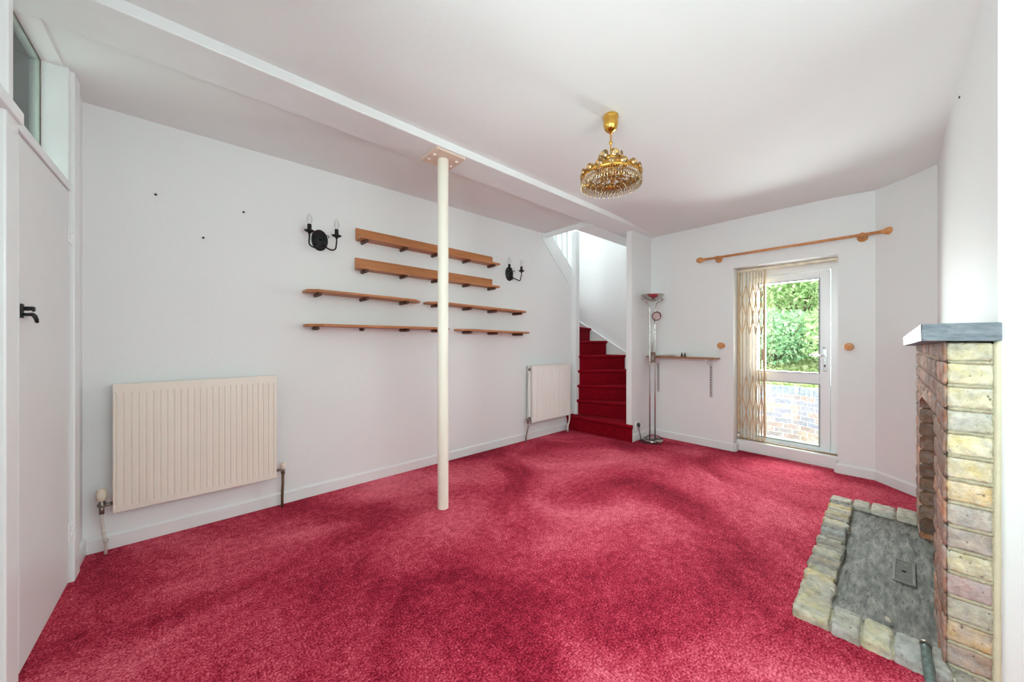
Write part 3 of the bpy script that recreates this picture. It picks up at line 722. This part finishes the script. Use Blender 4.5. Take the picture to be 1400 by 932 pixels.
# ================================================================== small shelf on slotted uprights
ang = math.atan2(1.353 - 2.14, 4.345 - 4.331)
t = thing('bracket_shelf', 'small brown shelf on slotted uprights beside the lamp', 'shelf', (4.334, 2.0, 1.0), 0)
MB().box((-.175, -.63, -.001), (-.004, .148, .015)).build('board', 'pine_dark', t, .002)
for y in (.075, -.535):
    up = MB().box((-.012, y - .013, -.44), (-.002, y + .013, -.002)).build('slotted_upright', mat('grey_upright', (196, 192, 190), .4, .3) if 'grey_upright' not in D.materials else D.materials['grey_upright'], t, .001)
    sl = MB()
    for i in range(14): sl.box((-.0128, y - .005, -.05 - i * .028), (-.0115, y + .005, -.035 - i * .028))
    sl.build('slot', mat('slot_dark', (70, 66, 64), .7) if 'slot_dark' not in D.materials else D.materials['slot_dark'], up)
    MB().prism([(-.155, -.002), (-.012, -.002), (-.012, -.075), (-.03, -.075), (-.155, -.03)], y - .009, y + .009, 'xz').build('bracket', 'white_plastic', t, .002)
def sheet(label, pts, z):
    mb = MB().prism(pts, z, z + .004); return mb
p = thing('paper', 'loose curled white papers lying on the small brown shelf', 'papers', (4.25, 1.93, 1.0155))
def curl(x0, x1, y0, y1, z0, hgt):
    mb = MB(); n = 10
    top = [(x, y0 + (y1 - y0) * i / n, z0 + hgt * (math.sin(PI * i / n) * .5 + (i / n) ** 2 * .8)) for i in range(n + 1) for x in (x0, x1)]
    vs = top + [(x, y, z + .0015) for x, y, z in top]; m = 2 * (n + 1)
    fs = []
    for i in range(n):
        a_, b_, c_, d_ = 2 * i, 2 * i + 1, 2 * i + 3, 2 * i + 2
        fs += [(a_, b_, c_, d_), (m + d_, m + c_, m + b_, m + a_), (a_, d_, m + d_, m + a_), (b_, m + b_, m + c_, c_)]
    fs += [(0, m, m + 1, 1), (m - 2, m - 1, 2 * m - 1, 2 * m - 2)]
    return mb.add(vs, fs)
curl(-.07, .05, -.13, .10, 0, .020).build('sheet', 'paper', p)
curl(-.075, .04, -.16, .02, .002, .030).build('sheet', 'paper', p)
b = thing('bottle', 'tiny dark bottle on the small brown shelf, nearer the papers', 'bottle', (4.22, 1.742, 1.0155), 0, 'tiny dark bottles on the shelf')
MB().lathe([(0, 0), (.011, .0), (.012, .004), (.012, .024), (.006, .032), (.006, .035)], 14).build('body', 'brown_glass', b)
MB().lathe([(0, .035), (.0075, .035), (.0075, .048), (0, .048)], 12).build('cap', 'black_plastic', b)
b2 = copy_tree(b); b2.location = (4.22, 1.708, 1.0155); b2['label'] = 'tiny dark bottle on the small brown shelf, nearer the glazed door'

# ================================================================== floor lamp
ux, uy = .7455, -.6665     # direction across the two poles
fx, fy = .6665, .7455
t = thing('floor_lamp', 'nickel twin pole uplighter floor lamp with a small reading head', 'floor lamp', (4.085, 2.03, 0))
def pt(u, f, z): return (u * ux + f * fx, u * uy + f * fy, z)
MB().lathe([(0, .0), (.115, .0), (.118, .006), (.116, .018), (.108, .024), (.03, .028), (0, .028)], 40).build('base', 'chrome', t)
for u in (-.034, .030):
    s = -1 if u < 0 else 1
    pts = [pt(u, 0, .024), pt(u, 0, .6), pt(u, 0, 1.5), pt(u, 0, 1.56)] + [pt(u + s * .055 * (1 - math.cos(a)), 0, 1.56 + .11 * math.sin(a)) for a in [PI / 2 * i / 8 for i in range(1, 9)]] + [pt(u + s * .085, 0, 1.69)]
    MB().tube(pts, .008, 12).build('pole', 'chrome', t)
bw = MB().lathe([(0, 1.672), (.03, 1.676), (.07, 1.692), (.105, 1.72), (.128, 1.752), (.131, 1.758), (.126, 1.757), (.10, 1.728), (.06, 1.702), (0, 1.69)], 40).build('bowl_shade', 'chrome', t)
for u in (-.115, .115): MB().lathe([(0, -.01), (.012, -.008), (.012, .008), (0, .01)], 12, pt(u, -.01, 1.70), 'x').build('bowl_clip', 'chrome', t)
MB().obox(pt(-.002, 0, 1.005), Vector(pt(.034, 0, 0)), Vector(pt(0, .012, 0)), (0, 0, .062)).build('switch_box', 'chrome', t, .003)
MB().obox(pt(-.002, -.013, 1.0), Vector(pt(.012, 0, 0)), Vector(pt(0, .002, 0)), (0, 0, .03)).build('dimmer_slider', mat('grey_plastic', (150, 140, 138), .5), t, .001)
MB().tube([pt(-.012, -.012, 1.06), pt(-.004, -.016, 1.2), pt(.010, -.02, 1.38), pt(.018, -.026, 1.475)], .005, 10).build('reading_arm', 'chrome', t)
# reading head: a shallow dish facing the room
hd = MB(); c = Vector(pt(.03, -.03, 1.50)); nrm = Vector(pt(0, -1, -.25)).normalized(); a1 = Vector(pt(1, 0, 0)); a2 = nrm.cross(a1)
k = 24; prof = [(.0, -.022), (.03, -.02), (.048, -.006), (.053, .012), (.050, .014), (.040, .0), (.0, -.012)]
vs = [c + nrm * h + (a1 * math.cos(2 * PI * i / k) + a2 * math.sin(2 * PI * i / k)) * r for r, h in prof for i in range(k)]
hd.add(vs, [(a * k + i, a * k + (i + 1) % k, (a + 1) * k + (i + 1) % k, (a + 1) * k + i) for a in range(len(prof) - 1) for i in range(k)], smooth=True)
ho = hd.build('reading_head', 'chrome', t)
MB().tube([c + nrm * .012 + (a1 * math.cos(2 * PI * i / k) + a2 * math.sin(2 * PI * i / k)) * .051 for i in range(k)], .0055, 8, closed=True).build('head_rim', mat('dark_red_rim', (98, 58, 62), .3, .6), ho)
MB().add([c + nrm * .006 + (a1 * math.cos(2 * PI * i / k) + a2 * math.sin(2 * PI * i / k)) * .043 for i in range(k)], [list(range(k))]).build('head_lens', mat('frosted_lens', (206, 186, 184), .4), ho)
cb = [pt(-.10, .0, .022), pt(-.06, -.08, .034), pt(.03, -.13, .012), pt(.02, -.17, .008), pt(-.10, -.14, .008), pt(-.15, -.05, .008), pt(-.10, .03, .012), pt(-.02, .06, .05), pt(.03, .05, .06), pt(.09, .02, .045), pt(.115, -.02, .03), pt(.05, -.03, .034), pt(-.02, -.05, .034), pt(-.09, -.10, .012), pt(-.14, -.12, .008), pt(-.17, -.04, .010)]
def smooth(pts, n=6):
    out = []; P = [Vector(p) for p in pts]
    for i in range(len(P) - 1):
        p0, p1, p2, p3 = P[max(i - 1, 0)], P[i], P[i + 1], P[min(i + 2, len(P) - 1)]
        for j in range(n):
            s = j / n; out.append(.5 * ((2 * p1) + (p2 - p0) * s + (2 * p0 - 5 * p1 + 4 * p2 - p3) * s * s + (3 * p1 - p0 - 3 * p2 + p3) * s ** 3))
    out.append(P[-1]); return out
cb += [(-.145, .075, .03), (-.125, .095, .09), (-.118, .118, .15)]
MB().tube(smooth(cb), .0045, 8).build('power_cable', 'dark_cable', t)
pg = MB().lathe([(0, -.005), (.02, -.005), (.024, -.012), (.022, -.035), (.012, -.04), (0, -.041)], 18, (-.118, .14, .19), 'y').tube([(-.118, .105, .185), (-.118, .102, .165), (-.118, .118, .15)], .005, 8)
pg.build('plug', 'black_plastic', t)
t = thing('wall_socket', 'white double wall socket at the foot of the stair partition', 'socket', (3.967, 2.17, .183))
MB().box((-.042, -.012, -.052), (.042, 0, .052)).build('face_plate', 'white_plastic', t, .003)
MB().box((-.025, -.015, .02), (-.012, -.011, .036)).box((.012, -.015, .02), (.025, -.011, .036)).build('rocker_switch', 'white_plastic', t, .001)

# ================================================================== winding stair
N0 = Vector((3.87, 3.035)); XL, XH, YL, YH = 3.70, 4.582, 2.242, 3.948
def ray_hit(a):
    d = Vector((math.cos(a), math.sin(a))); ts = []
    if d.x > 1e-6: ts.append((XH - N0.x) / d.x)
    if d.x < -1e-6: ts.append((XL - .3 - N0.x) / d.x)
    if d.y < -1e-6: ts.append((YL - N0.y) / d.y)
    if d.y > 1e-6: ts.append((YH - N0.y) / d.y)
    return N0 + d * min(x for x in ts if x > 0), d
angs = [math.radians(q) for q in (-91, -72, -55, -40, -26, -3, 20, 40, 62, 88)]
st = thing('staircase', 'winding staircase carpeted in deep red beside the small radiator', 'staircase', (3.87, 3.0, 0))
OFF = Vector((3.87, 3.0, 0))
def step(k):
    a0, a1 = angs[k], angs[k + 1]; z1 = .2 * (k + 1)
    o0, d0 = ray_hit(a0); o1, d1 = ray_hit(a1 + (math.radians(5) if k < 8 else 0))   # each tread runs under the next riser
    poly = [N0 + d0 * .02, o0]
    cr = [math.atan2(YL - N0.y, XH - N0.x), math.atan2(YH - N0.y, XH - N0.x)]
    for c, P in zip(cr, ((XH, YL), (XH, YH))):
        if a0 < c < a1: poly.append(Vector(P))
    poly += [o1, N0 + d1 * .02]
    mb = MB()
    if k == 0:
        # bottom step stands forward of the wall ends, wraps the newel and laps the partition end
        f = [(3.74, 3.066), (3.76, 2.99), (3.80, 2.6), (3.825, 2.245), (3.83, 2.155)]
        poly = [Vector(p) for p in f] + [Vector((3.844, 2.155)), Vector((3.844, 2.24)), o1, N0 + d1 * .02, Vector((3.87, 3.066))]
        edge = [Vector(p) for p in f]
    else:
        edge = [N0 + d0 * .03, o0 - d0 * .004]
    mb.prism([(p.x, p.y) for p in poly], 0 if k < 1 else z1 - .2, z1)
    # rounded, carpet-wrapped nosing along the front edge
    prof = [(0, -.045), (.006, -.04), (.020, -.034), (.027, -.022), (.028, -.012), (.022, -.002), (.008, .003), (-.03, .001), (-.03, -.045)]
    n = len(prof); rings = []
    for i, p in enumerate(edge):
        t_ = (edge[min(i + 1, len(edge) - 1)] - edge[max(i - 1, 0)]).normalized(); out = Vector((t_.y, -t_.x))
        if out.dot(Vector((math.cos(a0 - PI / 2), math.sin(a0 - PI / 2)))) < 0: out = -out
        rings.append([(p.x + out.x * u, p.y + out.y * u, z1 + v) for u, v in prof])
    vs = [q for r in rings for q in r]
    fs = [(i * n + j, i * n + (j + 1) % n, (i + 1) * n + (j + 1) % n, (i + 1) * n + j) for i in range(len(rings) - 1) for j in range(n)]
    fs += [list(range(n)), [len(vs) - n + j for j in range(n)][::-1]]
    mb.add(vs, fs)
    mb.v = [v - OFF for v in mb.v]
    mb.build('carpeted_step', 'stair_carpet', st, .004)
for k in range(9): step(k)
# newel, closed string on the long wall, balusters
def loc(mb): mb.v = [v - OFF for v in mb.v]; return mb
loc(MB().box((3.842, 2.99, .2), (3.922, 3.07, 2.70))).build('newel_post', 'gloss', st, .006)
loc(MB().prism([(3.30, 2.66), (3.41, 2.585), (3.895, 2.135), (3.895, 1.93), (3.822, 1.93), (3.26, 2.48), (3.26, 2.56)], 3.062, 3.072, 'xz')).build('string_board', 'gloss', st, .002)
loc(MB().prism([(3.38, 2.60), (3.90, 2.118), (3.90, 2.142), (3.40, 2.606)], 3.06, 3.19, 'xz')).build('string_capping', 'gloss', st, .003)
for x in (3.47, 3.575, 3.69, 3.80):
    zb_ = 2.118 + (3.90 - x) * .925
    loc(MB().box((x - .011, 3.105, zb_), (x + .011, 3.127, 3.3))).build('baluster', 'gloss', st, .002)
# raked skirting on the stairwell walls, following the winders round the outer corner
sk = MB()
sk.add([(4.585, 2.242, .776), (4.585, 3.948, 1.766), (4.585, 3.948, 1.3), (4.585, 2.242, .4), (4.599, 2.242, .776), (4.599, 3.948, 1.766), (4.599, 3.948, 1.3), (4.599, 2.242, .4)], [(0, 1, 2, 3), (7, 6, 5, 4), (0, 4, 5, 1), (1, 5, 6, 2), (2, 6, 7, 3), (3, 7, 4, 0)])
sk.add([(4.58, 2.242, .764), (4.58, 3.948, 1.754), (4.58, 3.948, 1.776), (4.58, 2.242, .786), (4.599, 2.242, .764), (4.599, 3.948, 1.754), (4.599, 3.948, 1.776), (4.599, 2.242, .786)], [(0, 1, 2, 3), (7, 6, 5, 4), (0, 4, 5, 1), (1, 5, 6, 2), (2, 6, 7, 3), (3, 7, 4, 0)])
loc(sk).build('raked_skirting', 'gloss', st, .002)

# ================================================================== brick fireplace
YEL0 = [(212, 196, 140), (206, 192, 148), (200, 186, 140), (176, 172, 152), (214, 196, 134), (206, 186, 128), (212, 172, 92), (178, 162, 152), (180, 158, 144), (196, 186, 138), (168, 132, 136), (172, 170, 148), (186, 146, 84), (158, 116, 92), (150, 128, 116)]
YEL = [tuple(.64 * v + .36 * w for v, w in zip(c, (190, 186, 160))) for c in YEL0]
RED = [(164, 104, 70), (150, 98, 70), (178, 118, 80), (136, 92, 70), (164, 112, 80), (146, 104, 76), (160, 114, 88)]
fp = thing('fireplace', 'brick fireplace surround with an arched opening and slate mantel', 'fireplace', FP, FR)
def arch(x):
    """height of the opening's edge at x (local)"""
    u = (x - .825) / .445
    return None if abs(u) >= 1 else .775 + .165 * math.sqrt(max(0, 1 - abs(u) ** 1.7))
def clip_open(p):
    x = p.x
    h = arch(x)
    if h is None or p.z >= h: return p
    s = -1 if x < .825 else 1
    if p.z <= .775: return Vector((.825 + s * .445, p.y, p.z))
    # inside the arch: push out to the boundary sideways
    q = ((p.z - .775) / .165) ** 2; u = max(0, 1 - q) ** (1 / 1.7)
    return Vector((.825 + s * .445 * u, p.y, p.z))
body = MB(); rows = [1.2 - .075] + [1.125 - .083 * i for i in range(1, 15)]
tops = [1.2] + rows[:-1]
prng = random.Random(3)
L = 1.65; g = .011
# mortar core: near leg, far leg, head
core = MB()
for a, b, z0, z1 in ((.006, .374, 0, 1.19), (1.276, L - .006, 0, 1.19), (.374, 1.276, .955, 1.19)):
    core.box((a, -.117, z0), (b, -.010, z1))
core.build('mortar_bed', 'mortar_red', fp)
fc = MB(); ck = MB()
for r, (zt, zb_) in enumerate(zip(tops, rows)):
    z0, z1 = max(zb_ + g / 2, .0), zt - g / 2
    col = YEL[r % len(YEL)]; j = prng.uniform(.95, 1.05)
    tint = lin(tuple(min(255, c * j) for c in col))
    # header showing on the near cheek; its short return on the front is the first front brick
    ck.rough((-.004, -.104, z0), (.20, -.006, z1), .0035, .011, tint, r * 3 + 1, clip_open, .006)
    x = .006 if r % 2 else .10
    x = .205
    first = True
    while x < L - .01:
        w_ = (.105 if (r % 2 and first) else .215); first = False
        xb = min(L, x + w_)
        if xb - x > .03:
            inside = lambda q: (arch(q) or 0) > z1 if arch(q) else False
            if not (arch(x) and arch(xb) and arch(x) > z1 and arch(xb) > z1):
                c = prng.choice(RED); jj = prng.uniform(.85, 1.1)
                fc.rough((x + g / 2, -.10, z0), (xb - g / 2, 0.0, z1), .004, .018, lin(tuple(min(255, v * jj) for v in c)), r * 17 + int(x * 100), clip_open, .007)
        x = xb
# the front return of the cheek bricks is red-brown
rt = MB()
for r, (zt, zb_) in enumerate(zip(tops, rows)):
    c = prng.choice(RED); jj = prng.uniform(.9, 1.1)
    rt.rough((.0, -.008, max(0, zb_ + .003)), (.205, .004, zt - .003), .004, .014, lin(tuple(v * jj for v in c)), r * 5 + 2, clip_open, .006)
fc.v += []; 
ck.build('cheek_brickwork', 'brick', fp, label='pale yellow stock bricks of the near cheek')
o0 = len(fc.v); fc.v += rt.v; fc.f += [[i + o0 for i in q] for q in rt.f]; fc.t += rt.t; fc.smooth += rt.smooth
fc.build('front_brickwork', 'brick', fp, label='red-brown bricks round the arched opening')
for r, zb_ in enumerate(rows[:-1]):
    MB().rough((-.0045, -.106, zb_ - g / 2 - .001), (.02, -.008, zb_ + g / 2 + .001), .002, .010, None, 100 + r, None, .003).build('mortar_joint', 'mortar', fp)
MB().box((0.0, -.117, .0), (.012, -.100, 1.19)).build('cheek_backing', 'mortar', fp)
fl = MB(); fl.rough((-.005, -.122, 0), (.03, -.105, 1.2), .0015, .02, None, 55, None, .005)
fl.build('mortar_strip', 'fillet', fp)
# mantel: a slate-coloured slab dropping a little towards the far end
th = math.atan2(.034, 1.75)
mt = MB(); n = 30
prof = [(-.045, 0)]
def mz(x): return -.034 * (x + .045) / 1.75
vs = []
for x in (-.045, 1.715):
    for y, z in ((-.117, 1.2), (.056, 1.2), (.058, 1.262), (-.117, 1.262)): vs.append((x, y, z + mz(x)))
mt.add(vs, [(0, 1, 2, 3), (7, 6, 5, 4), (0, 4, 5, 1), (1, 5, 6, 2), (2, 6, 7, 3), (3, 7, 4, 0)])
mt.build('mantel_shelf', 'mantel', fp, .004)
# firebox: sooty brick cheeks and back
fb = MB(); rr = random.Random(9)
for zi in range(12):
    z0 = zi * .083 + .01; z1 = z0 + .072
    for yi in range(3):
        y0 = -.105 - yi * .15 + (0 if zi % 2 else .05)
        y1 = max(y0 - .142, -.56); y0 = min(y0, -.100)
        for xa, xb in ((1.272, 1.33), (.32, .378)):
            c = rr.choice([(128, 84, 48), (104, 66, 46), (80, 56, 48), (160, 112, 48), (92, 68, 52)])
            fb.rough((xa, y1, z0), (xb, y0 - .004, z1), .003, .024, lin(c), zi * 9 + yi)
    for xi in range(4):
        x0 = .38 + xi * .2225
        c = rr.choice([(70, 54, 44), (52, 44, 40), (84, 62, 50)])
        fb.rough((x0 + .005, -.60, z0), (x0 + .2175, -.55, z1), .003, .03, lin(c), zi * 5 + xi)
fb.build('firebox_brickwork', 'brick', fp)
MB().box((.32, -.59, -.01), (1.33, .0, .009)).build('firebox_floor', 'slate', fp)
MB().box((.311, -.66, 0), (1.339, -.59, .999)).box((.311, -.59, 0), (.33, -.118, .999)).box((1.32, -.59, 0), (1.339, -.118, .999)).box((.33, -.59, .955), (1.32, -.118, .999)).build('firebox_lining', 'soot', fp)

# ================================================================== hearth
ht = thing('hearth', 'raised hearth of worn brick edging around grey slate slabs', 'hearth', (2.76, .14, 0))
OFF = Vector((2.76, .14, 0))
HK = [(168, 160, 128), (176, 160, 118), (150, 146, 130), (196, 176, 116), (140, 134, 122), (180, 172, 146), (162, 148, 128), (150, 150, 146), (188, 178, 152)]
kb = MB(); pr = random.Random(21)
def ykerb(x): return .328 + (x - 1.945) * .0255
# long outer row
x = 2.085; i = 0
while x < 3.56:
    w_ = pr.choice([.05, .064, .045, .07, .055]); xb = min(x + w_, 3.575)
    c = HK[(i * 4 + pr.randrange(3)) % len(HK)]
    yo = ykerb(x) + pr.uniform(-.008, .008)
    wd = .112
    kb.rough((x + .0005, yo - wd + pr.uniform(-.006, .006) - .004, -.02), (xb - .0005, yo, .040 + pr.uniform(-.006, .005)), .006, .010, lin(c), i, None, .010)
    x = xb; i += 1
# near row
y = .335; k = 0
for w_ in (.125, .092, .086, .096, .048, .05):
    c = [(182, 172, 132), (170, 168, 152), (190, 184, 152), (168, 168, 160), (164, 160, 148), (160, 150, 134)][k]
    kb.rough((1.94 + pr.uniform(-.004, .004), y - w_ + .003, -.02), (2.085 + pr.uniform(0, .012), y - .003, .041), .006, .010, lin(c), 50 + k, None, .009)
    y -= w_; k += 1
# far row
y = .372; k = 0
while y > -.07:
    w_ = pr.choice([.1, .12, .09]); c = pr.choice([(186, 180, 160), (178, 170, 150), (196, 190, 170)])
    yb_ = max(y - w_, -.078)
    kb.rough((3.46, yb_ + .002, -.02), (3.575 + (.372 - y) * .22, y - .002, .044), .004, .016, lin(c), 80 + k, None, .012)
    y = yb_; k += 1
    if y <= -.077: break
kb.v = [v - OFF for v in kb.v]; kb.build('brick_kerb', 'brick', ht)
jm = MB().box((1.95, .245, -.03), (3.56, .325, .028)).box((1.95, -.16, -.03), (2.08, .245, .03)).box((3.47, -.08, -.03), (3.57, .245, .03))
jm.v = [v - OFF for v in jm.v]; jm.build('kerb_mortar', 'mortar', ht, .01)
sb = MB()
# slate floor, falling away from the mortared near edge, running into the firebox
nx, ny = 60, 34
vs = []
for j in range(ny + 1):
    for i in range(nx + 1):
        x_ = 2.06 + (3.47 - 2.06) * i / nx; y_ = .26 - (.26 + .09) * j / ny
        z_ = .010 + .022 * ss((2.22 - x_) / .16) + .004 * noise.noise(Vector((x_ * 5, y_ * 9, 0))) + .003 * noise.noise(Vector((x_ * 22, y_ * 40, 3)))
        vs.append((x_, y_, z_))
sb.add(vs, [(j * (nx + 1) + i, j * (nx + 1) + i + 1, (j + 1) * (nx + 1) + i + 1, (j + 1) * (nx + 1) + i) for j in range(ny) for i in range(nx)], smooth=True)
sb.v = [v - OFF for v in sb.v]; sb.build('slate_slab', 'slate', ht)
# floor vent grille let into the slab
vg = MB().box((2.58, -.034, .010), (2.84, -.024, .018)).box((2.58, .034, .010), (2.84, .044, .018)).box((2.58, -.024, .010), (2.592, .034, .018)).box((2.828, -.024, .010), (2.84, .034, .018))
for i in range(13): vg.box((2.60 + i * .0175, -.024, .011), (2.609 + i * .0175, .034, .016))
vg.v = [v - OFF for v in vg.v]; vo = vg.build('vent_grille', mat('dirty_grey_grille', (112, 112, 106), .6, .2, noise_scale=40, noise_amt=.25), ht, .001)
b_ = MB().box((2.59, -.026, .008), (2.83, .036, .0115)); b_.v = [v - OFF for v in b_.v]; b_.build('vent_recess', 'black', vo)
b_ = MB().lathe([(0, .014), (.009, .014), (.009, .018), (0, .019)], 12, (2.71, .005, 0)); b_.v = [v - OFF for v in b_.v]; b_.build('vent_knob', 'black', vo)
pb = tag(MB().rough((-.012, -.009, 0), (.012, .009, .014), .003, .006, lin((190, 172, 140)), 4, None, .006).build('stone_chip', 'brick', None, at=(2.16, .048, .0245)), 'small pale stone chip lying on the slate hearth', 'chip')
pp = thing('gas_pipe', 'oxidised copper pipe stub at the hearth corner by the brick cheek', 'pipe', (1.98, -.06, .03))
MB().tube([(.035, .01, .04), (.02, .01, .035), (-.03, .008, .02), (-.07, .004, -.005), (-.13, .0, -.02)], [.013, .0135, .0135, .0135, .0135], 16).build('tube', 'teal_pipe', pp)
MB().tube([(.034, .01, .04), (.044, .01, .0415)], .016, 8).build('cap_nut', 'bare_metal', pp)

# ================================================================== outside the glazed door
slab('patio', MB().box((4.76, -4, -.6), (6.98, 5, -.45)).box((6.98, -4, -.25), (12, 6, .12)), 'patio')
gw = thing('garden_wall', 'low brick garden wall with a soldier course outside the glazed door', 'wall', (6.9, 1.05, -.45))
OUT = [(172, 142, 132), (158, 144, 146), (146, 142, 156), (178, 152, 132), (138, 138, 154), (164, 136, 128)]
gb = MB(); gm = MB(); pr = random.Random(5)
def wall_run(p, ang, Ln):
    R = Matrix.Rotation(ang, 3, 'Z')
    mbr = MB(); mo = MB()
    for r in range(11):
        z = r * .075; x = -.11 if r % 2 else 0
        while x < Ln:
            xa, xb = max(x, 0), min(x + .215, Ln)
            if xb - xa > .02: 
                c = lin(pr.choice(OUT)); mbr.box((xa + .005, .0, z + .005), (xb - .005, .1, z + .07), c)
            x += .225
    x = 0
    while x < Ln:
        mbr.box((x + .005, -.1, .83), (min(x + .07, Ln), .104, .94), lin(pr.choice([(140, 146, 158), (128, 136, 150), (150, 152, 160)]))); x += .075
    mo.box((0, -.1, 0), (Ln, .094, .932))
    for src, dst in ((mbr, gb), (mo, gm)):
        o0 = len(dst.v); dst.v += [R @ v + Vector(p) for v in src.v]; dst.f += [[i + o0 for i in q] for q in src.f]; dst.t += src.t; dst.smooth += src.smooth
wall_run((0, 0, 0), math.radians(90), 2.6)          # runs to +y, face towards the house
wall_run((-.80, -1.15, 0), math.radians(55.2), 1.4)
gb.build('brickwork', 'brick_out', gw); gm.build('mortar', mat('pale_mortar', (226, 222, 210), .9), gw)

def leaves(mb, n, fc, size, rnd, squash=.7):
    for _ in range(n):
        c, nr = fc(rnd)
        a = Vector((rnd.uniform(-1, 1), rnd.uniform(-1, 1), rnd.uniform(-1, 1))).normalized()
        b = a.cross(Vector((rnd.uniform(-1, 1), rnd.uniform(-1, 1), rnd.uniform(-1, 1)))).normalized()
        s = size * rnd.uniform(.6, 1.3)
        mb.add([c - a * s, c + b * s * .42, c + a * s, c - b * s * .42], [(0, 1, 2, 3)])
def shrub(label, x, y, z, rx, ry, rz, n, m, seed, size=.055):
    t = thing('shrub', label, 'shrub', (x, y, z), 0, 'shrubs on the garden bank')
    rnd = random.Random(seed)
    def f(r):
        while True:
            p = Vector((r.gauss(0, 1), r.gauss(0, 1), r.gauss(0, 1))).normalized() * r.uniform(.45, 1.0)
            q = 1 + .3 * noise.noise(p * 2.3 + Vector((seed, 0, 0)))
            return Vector((p.x * rx * q, p.y * ry * q, rz + p.z * rz * q)), None
    mb = MB(); leaves(mb, n, f, size, rnd); o = mb.build('foliage', m, t)
    br = MB()
    for i in range(9):
        e = Vector((rnd.uniform(-.8, .8) * rx, rnd.uniform(-.9, .9) * ry, rz * rnd.uniform(.9, 1.8)))
        mid = e * .5 + Vector((0, 0, rnd.uniform(-.1, .2)))
        br.tube([(0, 0, -.1), mid, e], [.022, .014, .006], 6)
    br.build('branches', 'bark', t)
# grassy bank rising behind the wall
gk = MB(); rnd = random.Random(2); vs = []; nx, ny = 26, 40
def bank_z(x, y): return .12 + .62 * max(0, x - 7.1) * .8 + .08 * noise.noise(Vector((x * 1.3, y * 1.1, 0)))
for i in range(nx + 1):
    for j in range(ny + 1):
        x_ = 7.0 + 5 * i / nx; y_ = -3 + 7.5 * j / ny; vs.append((x_, y_, bank_z(x_, y_)))
gk.add(vs, [(i * (ny + 1) + j, (i + 1) * (ny + 1) + j, (i + 1) * (ny + 1) + j + 1, i * (ny + 1) + j + 1) for i in range(nx) for j in range(ny)], smooth=True)
gk.build('garden_bank', 'grass', None, kind='structure')
tf = MB()
def ft(r):
    x_, y_ = r.uniform(7.2, 9.6), r.uniform(-.8, 2.8); return Vector((x_, y_, bank_z(x_, y_) + r.uniform(0, .12))), None
leaves(tf, 9000, ft, .05, rnd)
o = tag(tf.build('grass', 'grass', None), 'pale long grass on the sunny bank behind the garden wall', 'grass'); o['kind'] = 'stuff'
shrub('low blue-green shrub straight behind the garden wall', 8.4, 1.75, .75, .75, .8, .55, 7000, 'leaf_b', 1, .042)
shrub('pale green shrub on the bank nearest the door handle', 8.3, .75, .7, .6, .55, .6, 6000, 'leaf_a', 2, .042)
shrub('tall fresh green shrub filling the top of the door glass', 10.2, 1.6, 1.7, 1.1, 1.7, 1.3, 14000, 'leaf_a', 3, .06)
shrub('tall blue-green shrub at the right of the door glass', 10.4, .1, 1.8, 1.0, .9, 1.2, 8000, 'leaf_b', 4, .06)

# ================================================================== light and camera
wd = D.worlds.new('sky'); bpy.context.scene.world = wd; wd.use_nodes = True
bg = wd.node_tree.nodes['Background']; bg.inputs['Color'].default_value = (.92, .99, 1, 1); bg.inputs['Strength'].default_value = SKY
def area(name, loc, rot, sx, sy, e, col=(1, 1, 1)):
    l = D.lights.new(name, 'AREA'); l.shape = 'RECTANGLE'; l.size = sx; l.size_y = sy; l.energy = e; l.color = col
    o = D.objects.new(name, l); C.objects.link(o); o.location = loc; o.rotation_euler = rot; return o
area('window_daylight', (.875, -.98, 1.6), (math.radians(66), 0, 0), 1.9, 1.4, E_WIN, (.83, .99, .98))
area('side_window_daylight', (-.75, .25, 1.6), (math.radians(70), 0, -PI / 2), 1.65, 1.3, E_SIDE, (.83, .99, .98))
area('stair_rooflight', (3.6, 3.25, 5.0), (0, 0, 0), 1.3, .95, E_STAIR, (.97, .99, 1))
area('door_daylight', (5.25, .83, 1.5), (0, math.radians(90), 0), 1.6, 1.2, E_DOOR, (.94, 1, 1))
area('hall_fill', (-1.25, 3.2, 2.57), (0, 0, 0), .6, .6, E_HALL, (.9, 1, .96))  # added lamp under the hall ceiling, brightens the view through the transom
sn = D.lights.new('sun', 'SUN'); sn.energy = E_SUN; sn.angle = .05; sn.color = (1, .96, .88)
so = D.objects.new('sun', sn); C.objects.link(so); so.rotation_euler = (math.radians(40), 0, math.radians(-9))

cam = D.cameras.new('camera'); co = D.objects.new('camera', cam); C.objects.link(co)
cam.sensor_width = 36; cam.lens = 481 / 1400 * 36; cam.clip_start = .02
co.location = (0, 0, 1.2); co.rotation_euler = (math.radians(90), 0, math.radians(48.2016 - 90))
S = bpy.context.scene; S.camera = co
S.view_settings.view_transform = 'Standard'; S.view_settings.look = 'None'; S.view_settings.exposure = EXPO; S.view_settings.gamma = 1; S.view_settings.use_curve_mapping = False
S.cycles.max_bounces = 14; S.cycles.diffuse_bounces = 8; S.cycles.transparent_max_bounces = 24; S.cycles.transmission_bounces = 8; S.cycles.glossy_bounces = 4
S.cycles.use_denoising = True; S.cycles.sample_clamp_indirect = 6
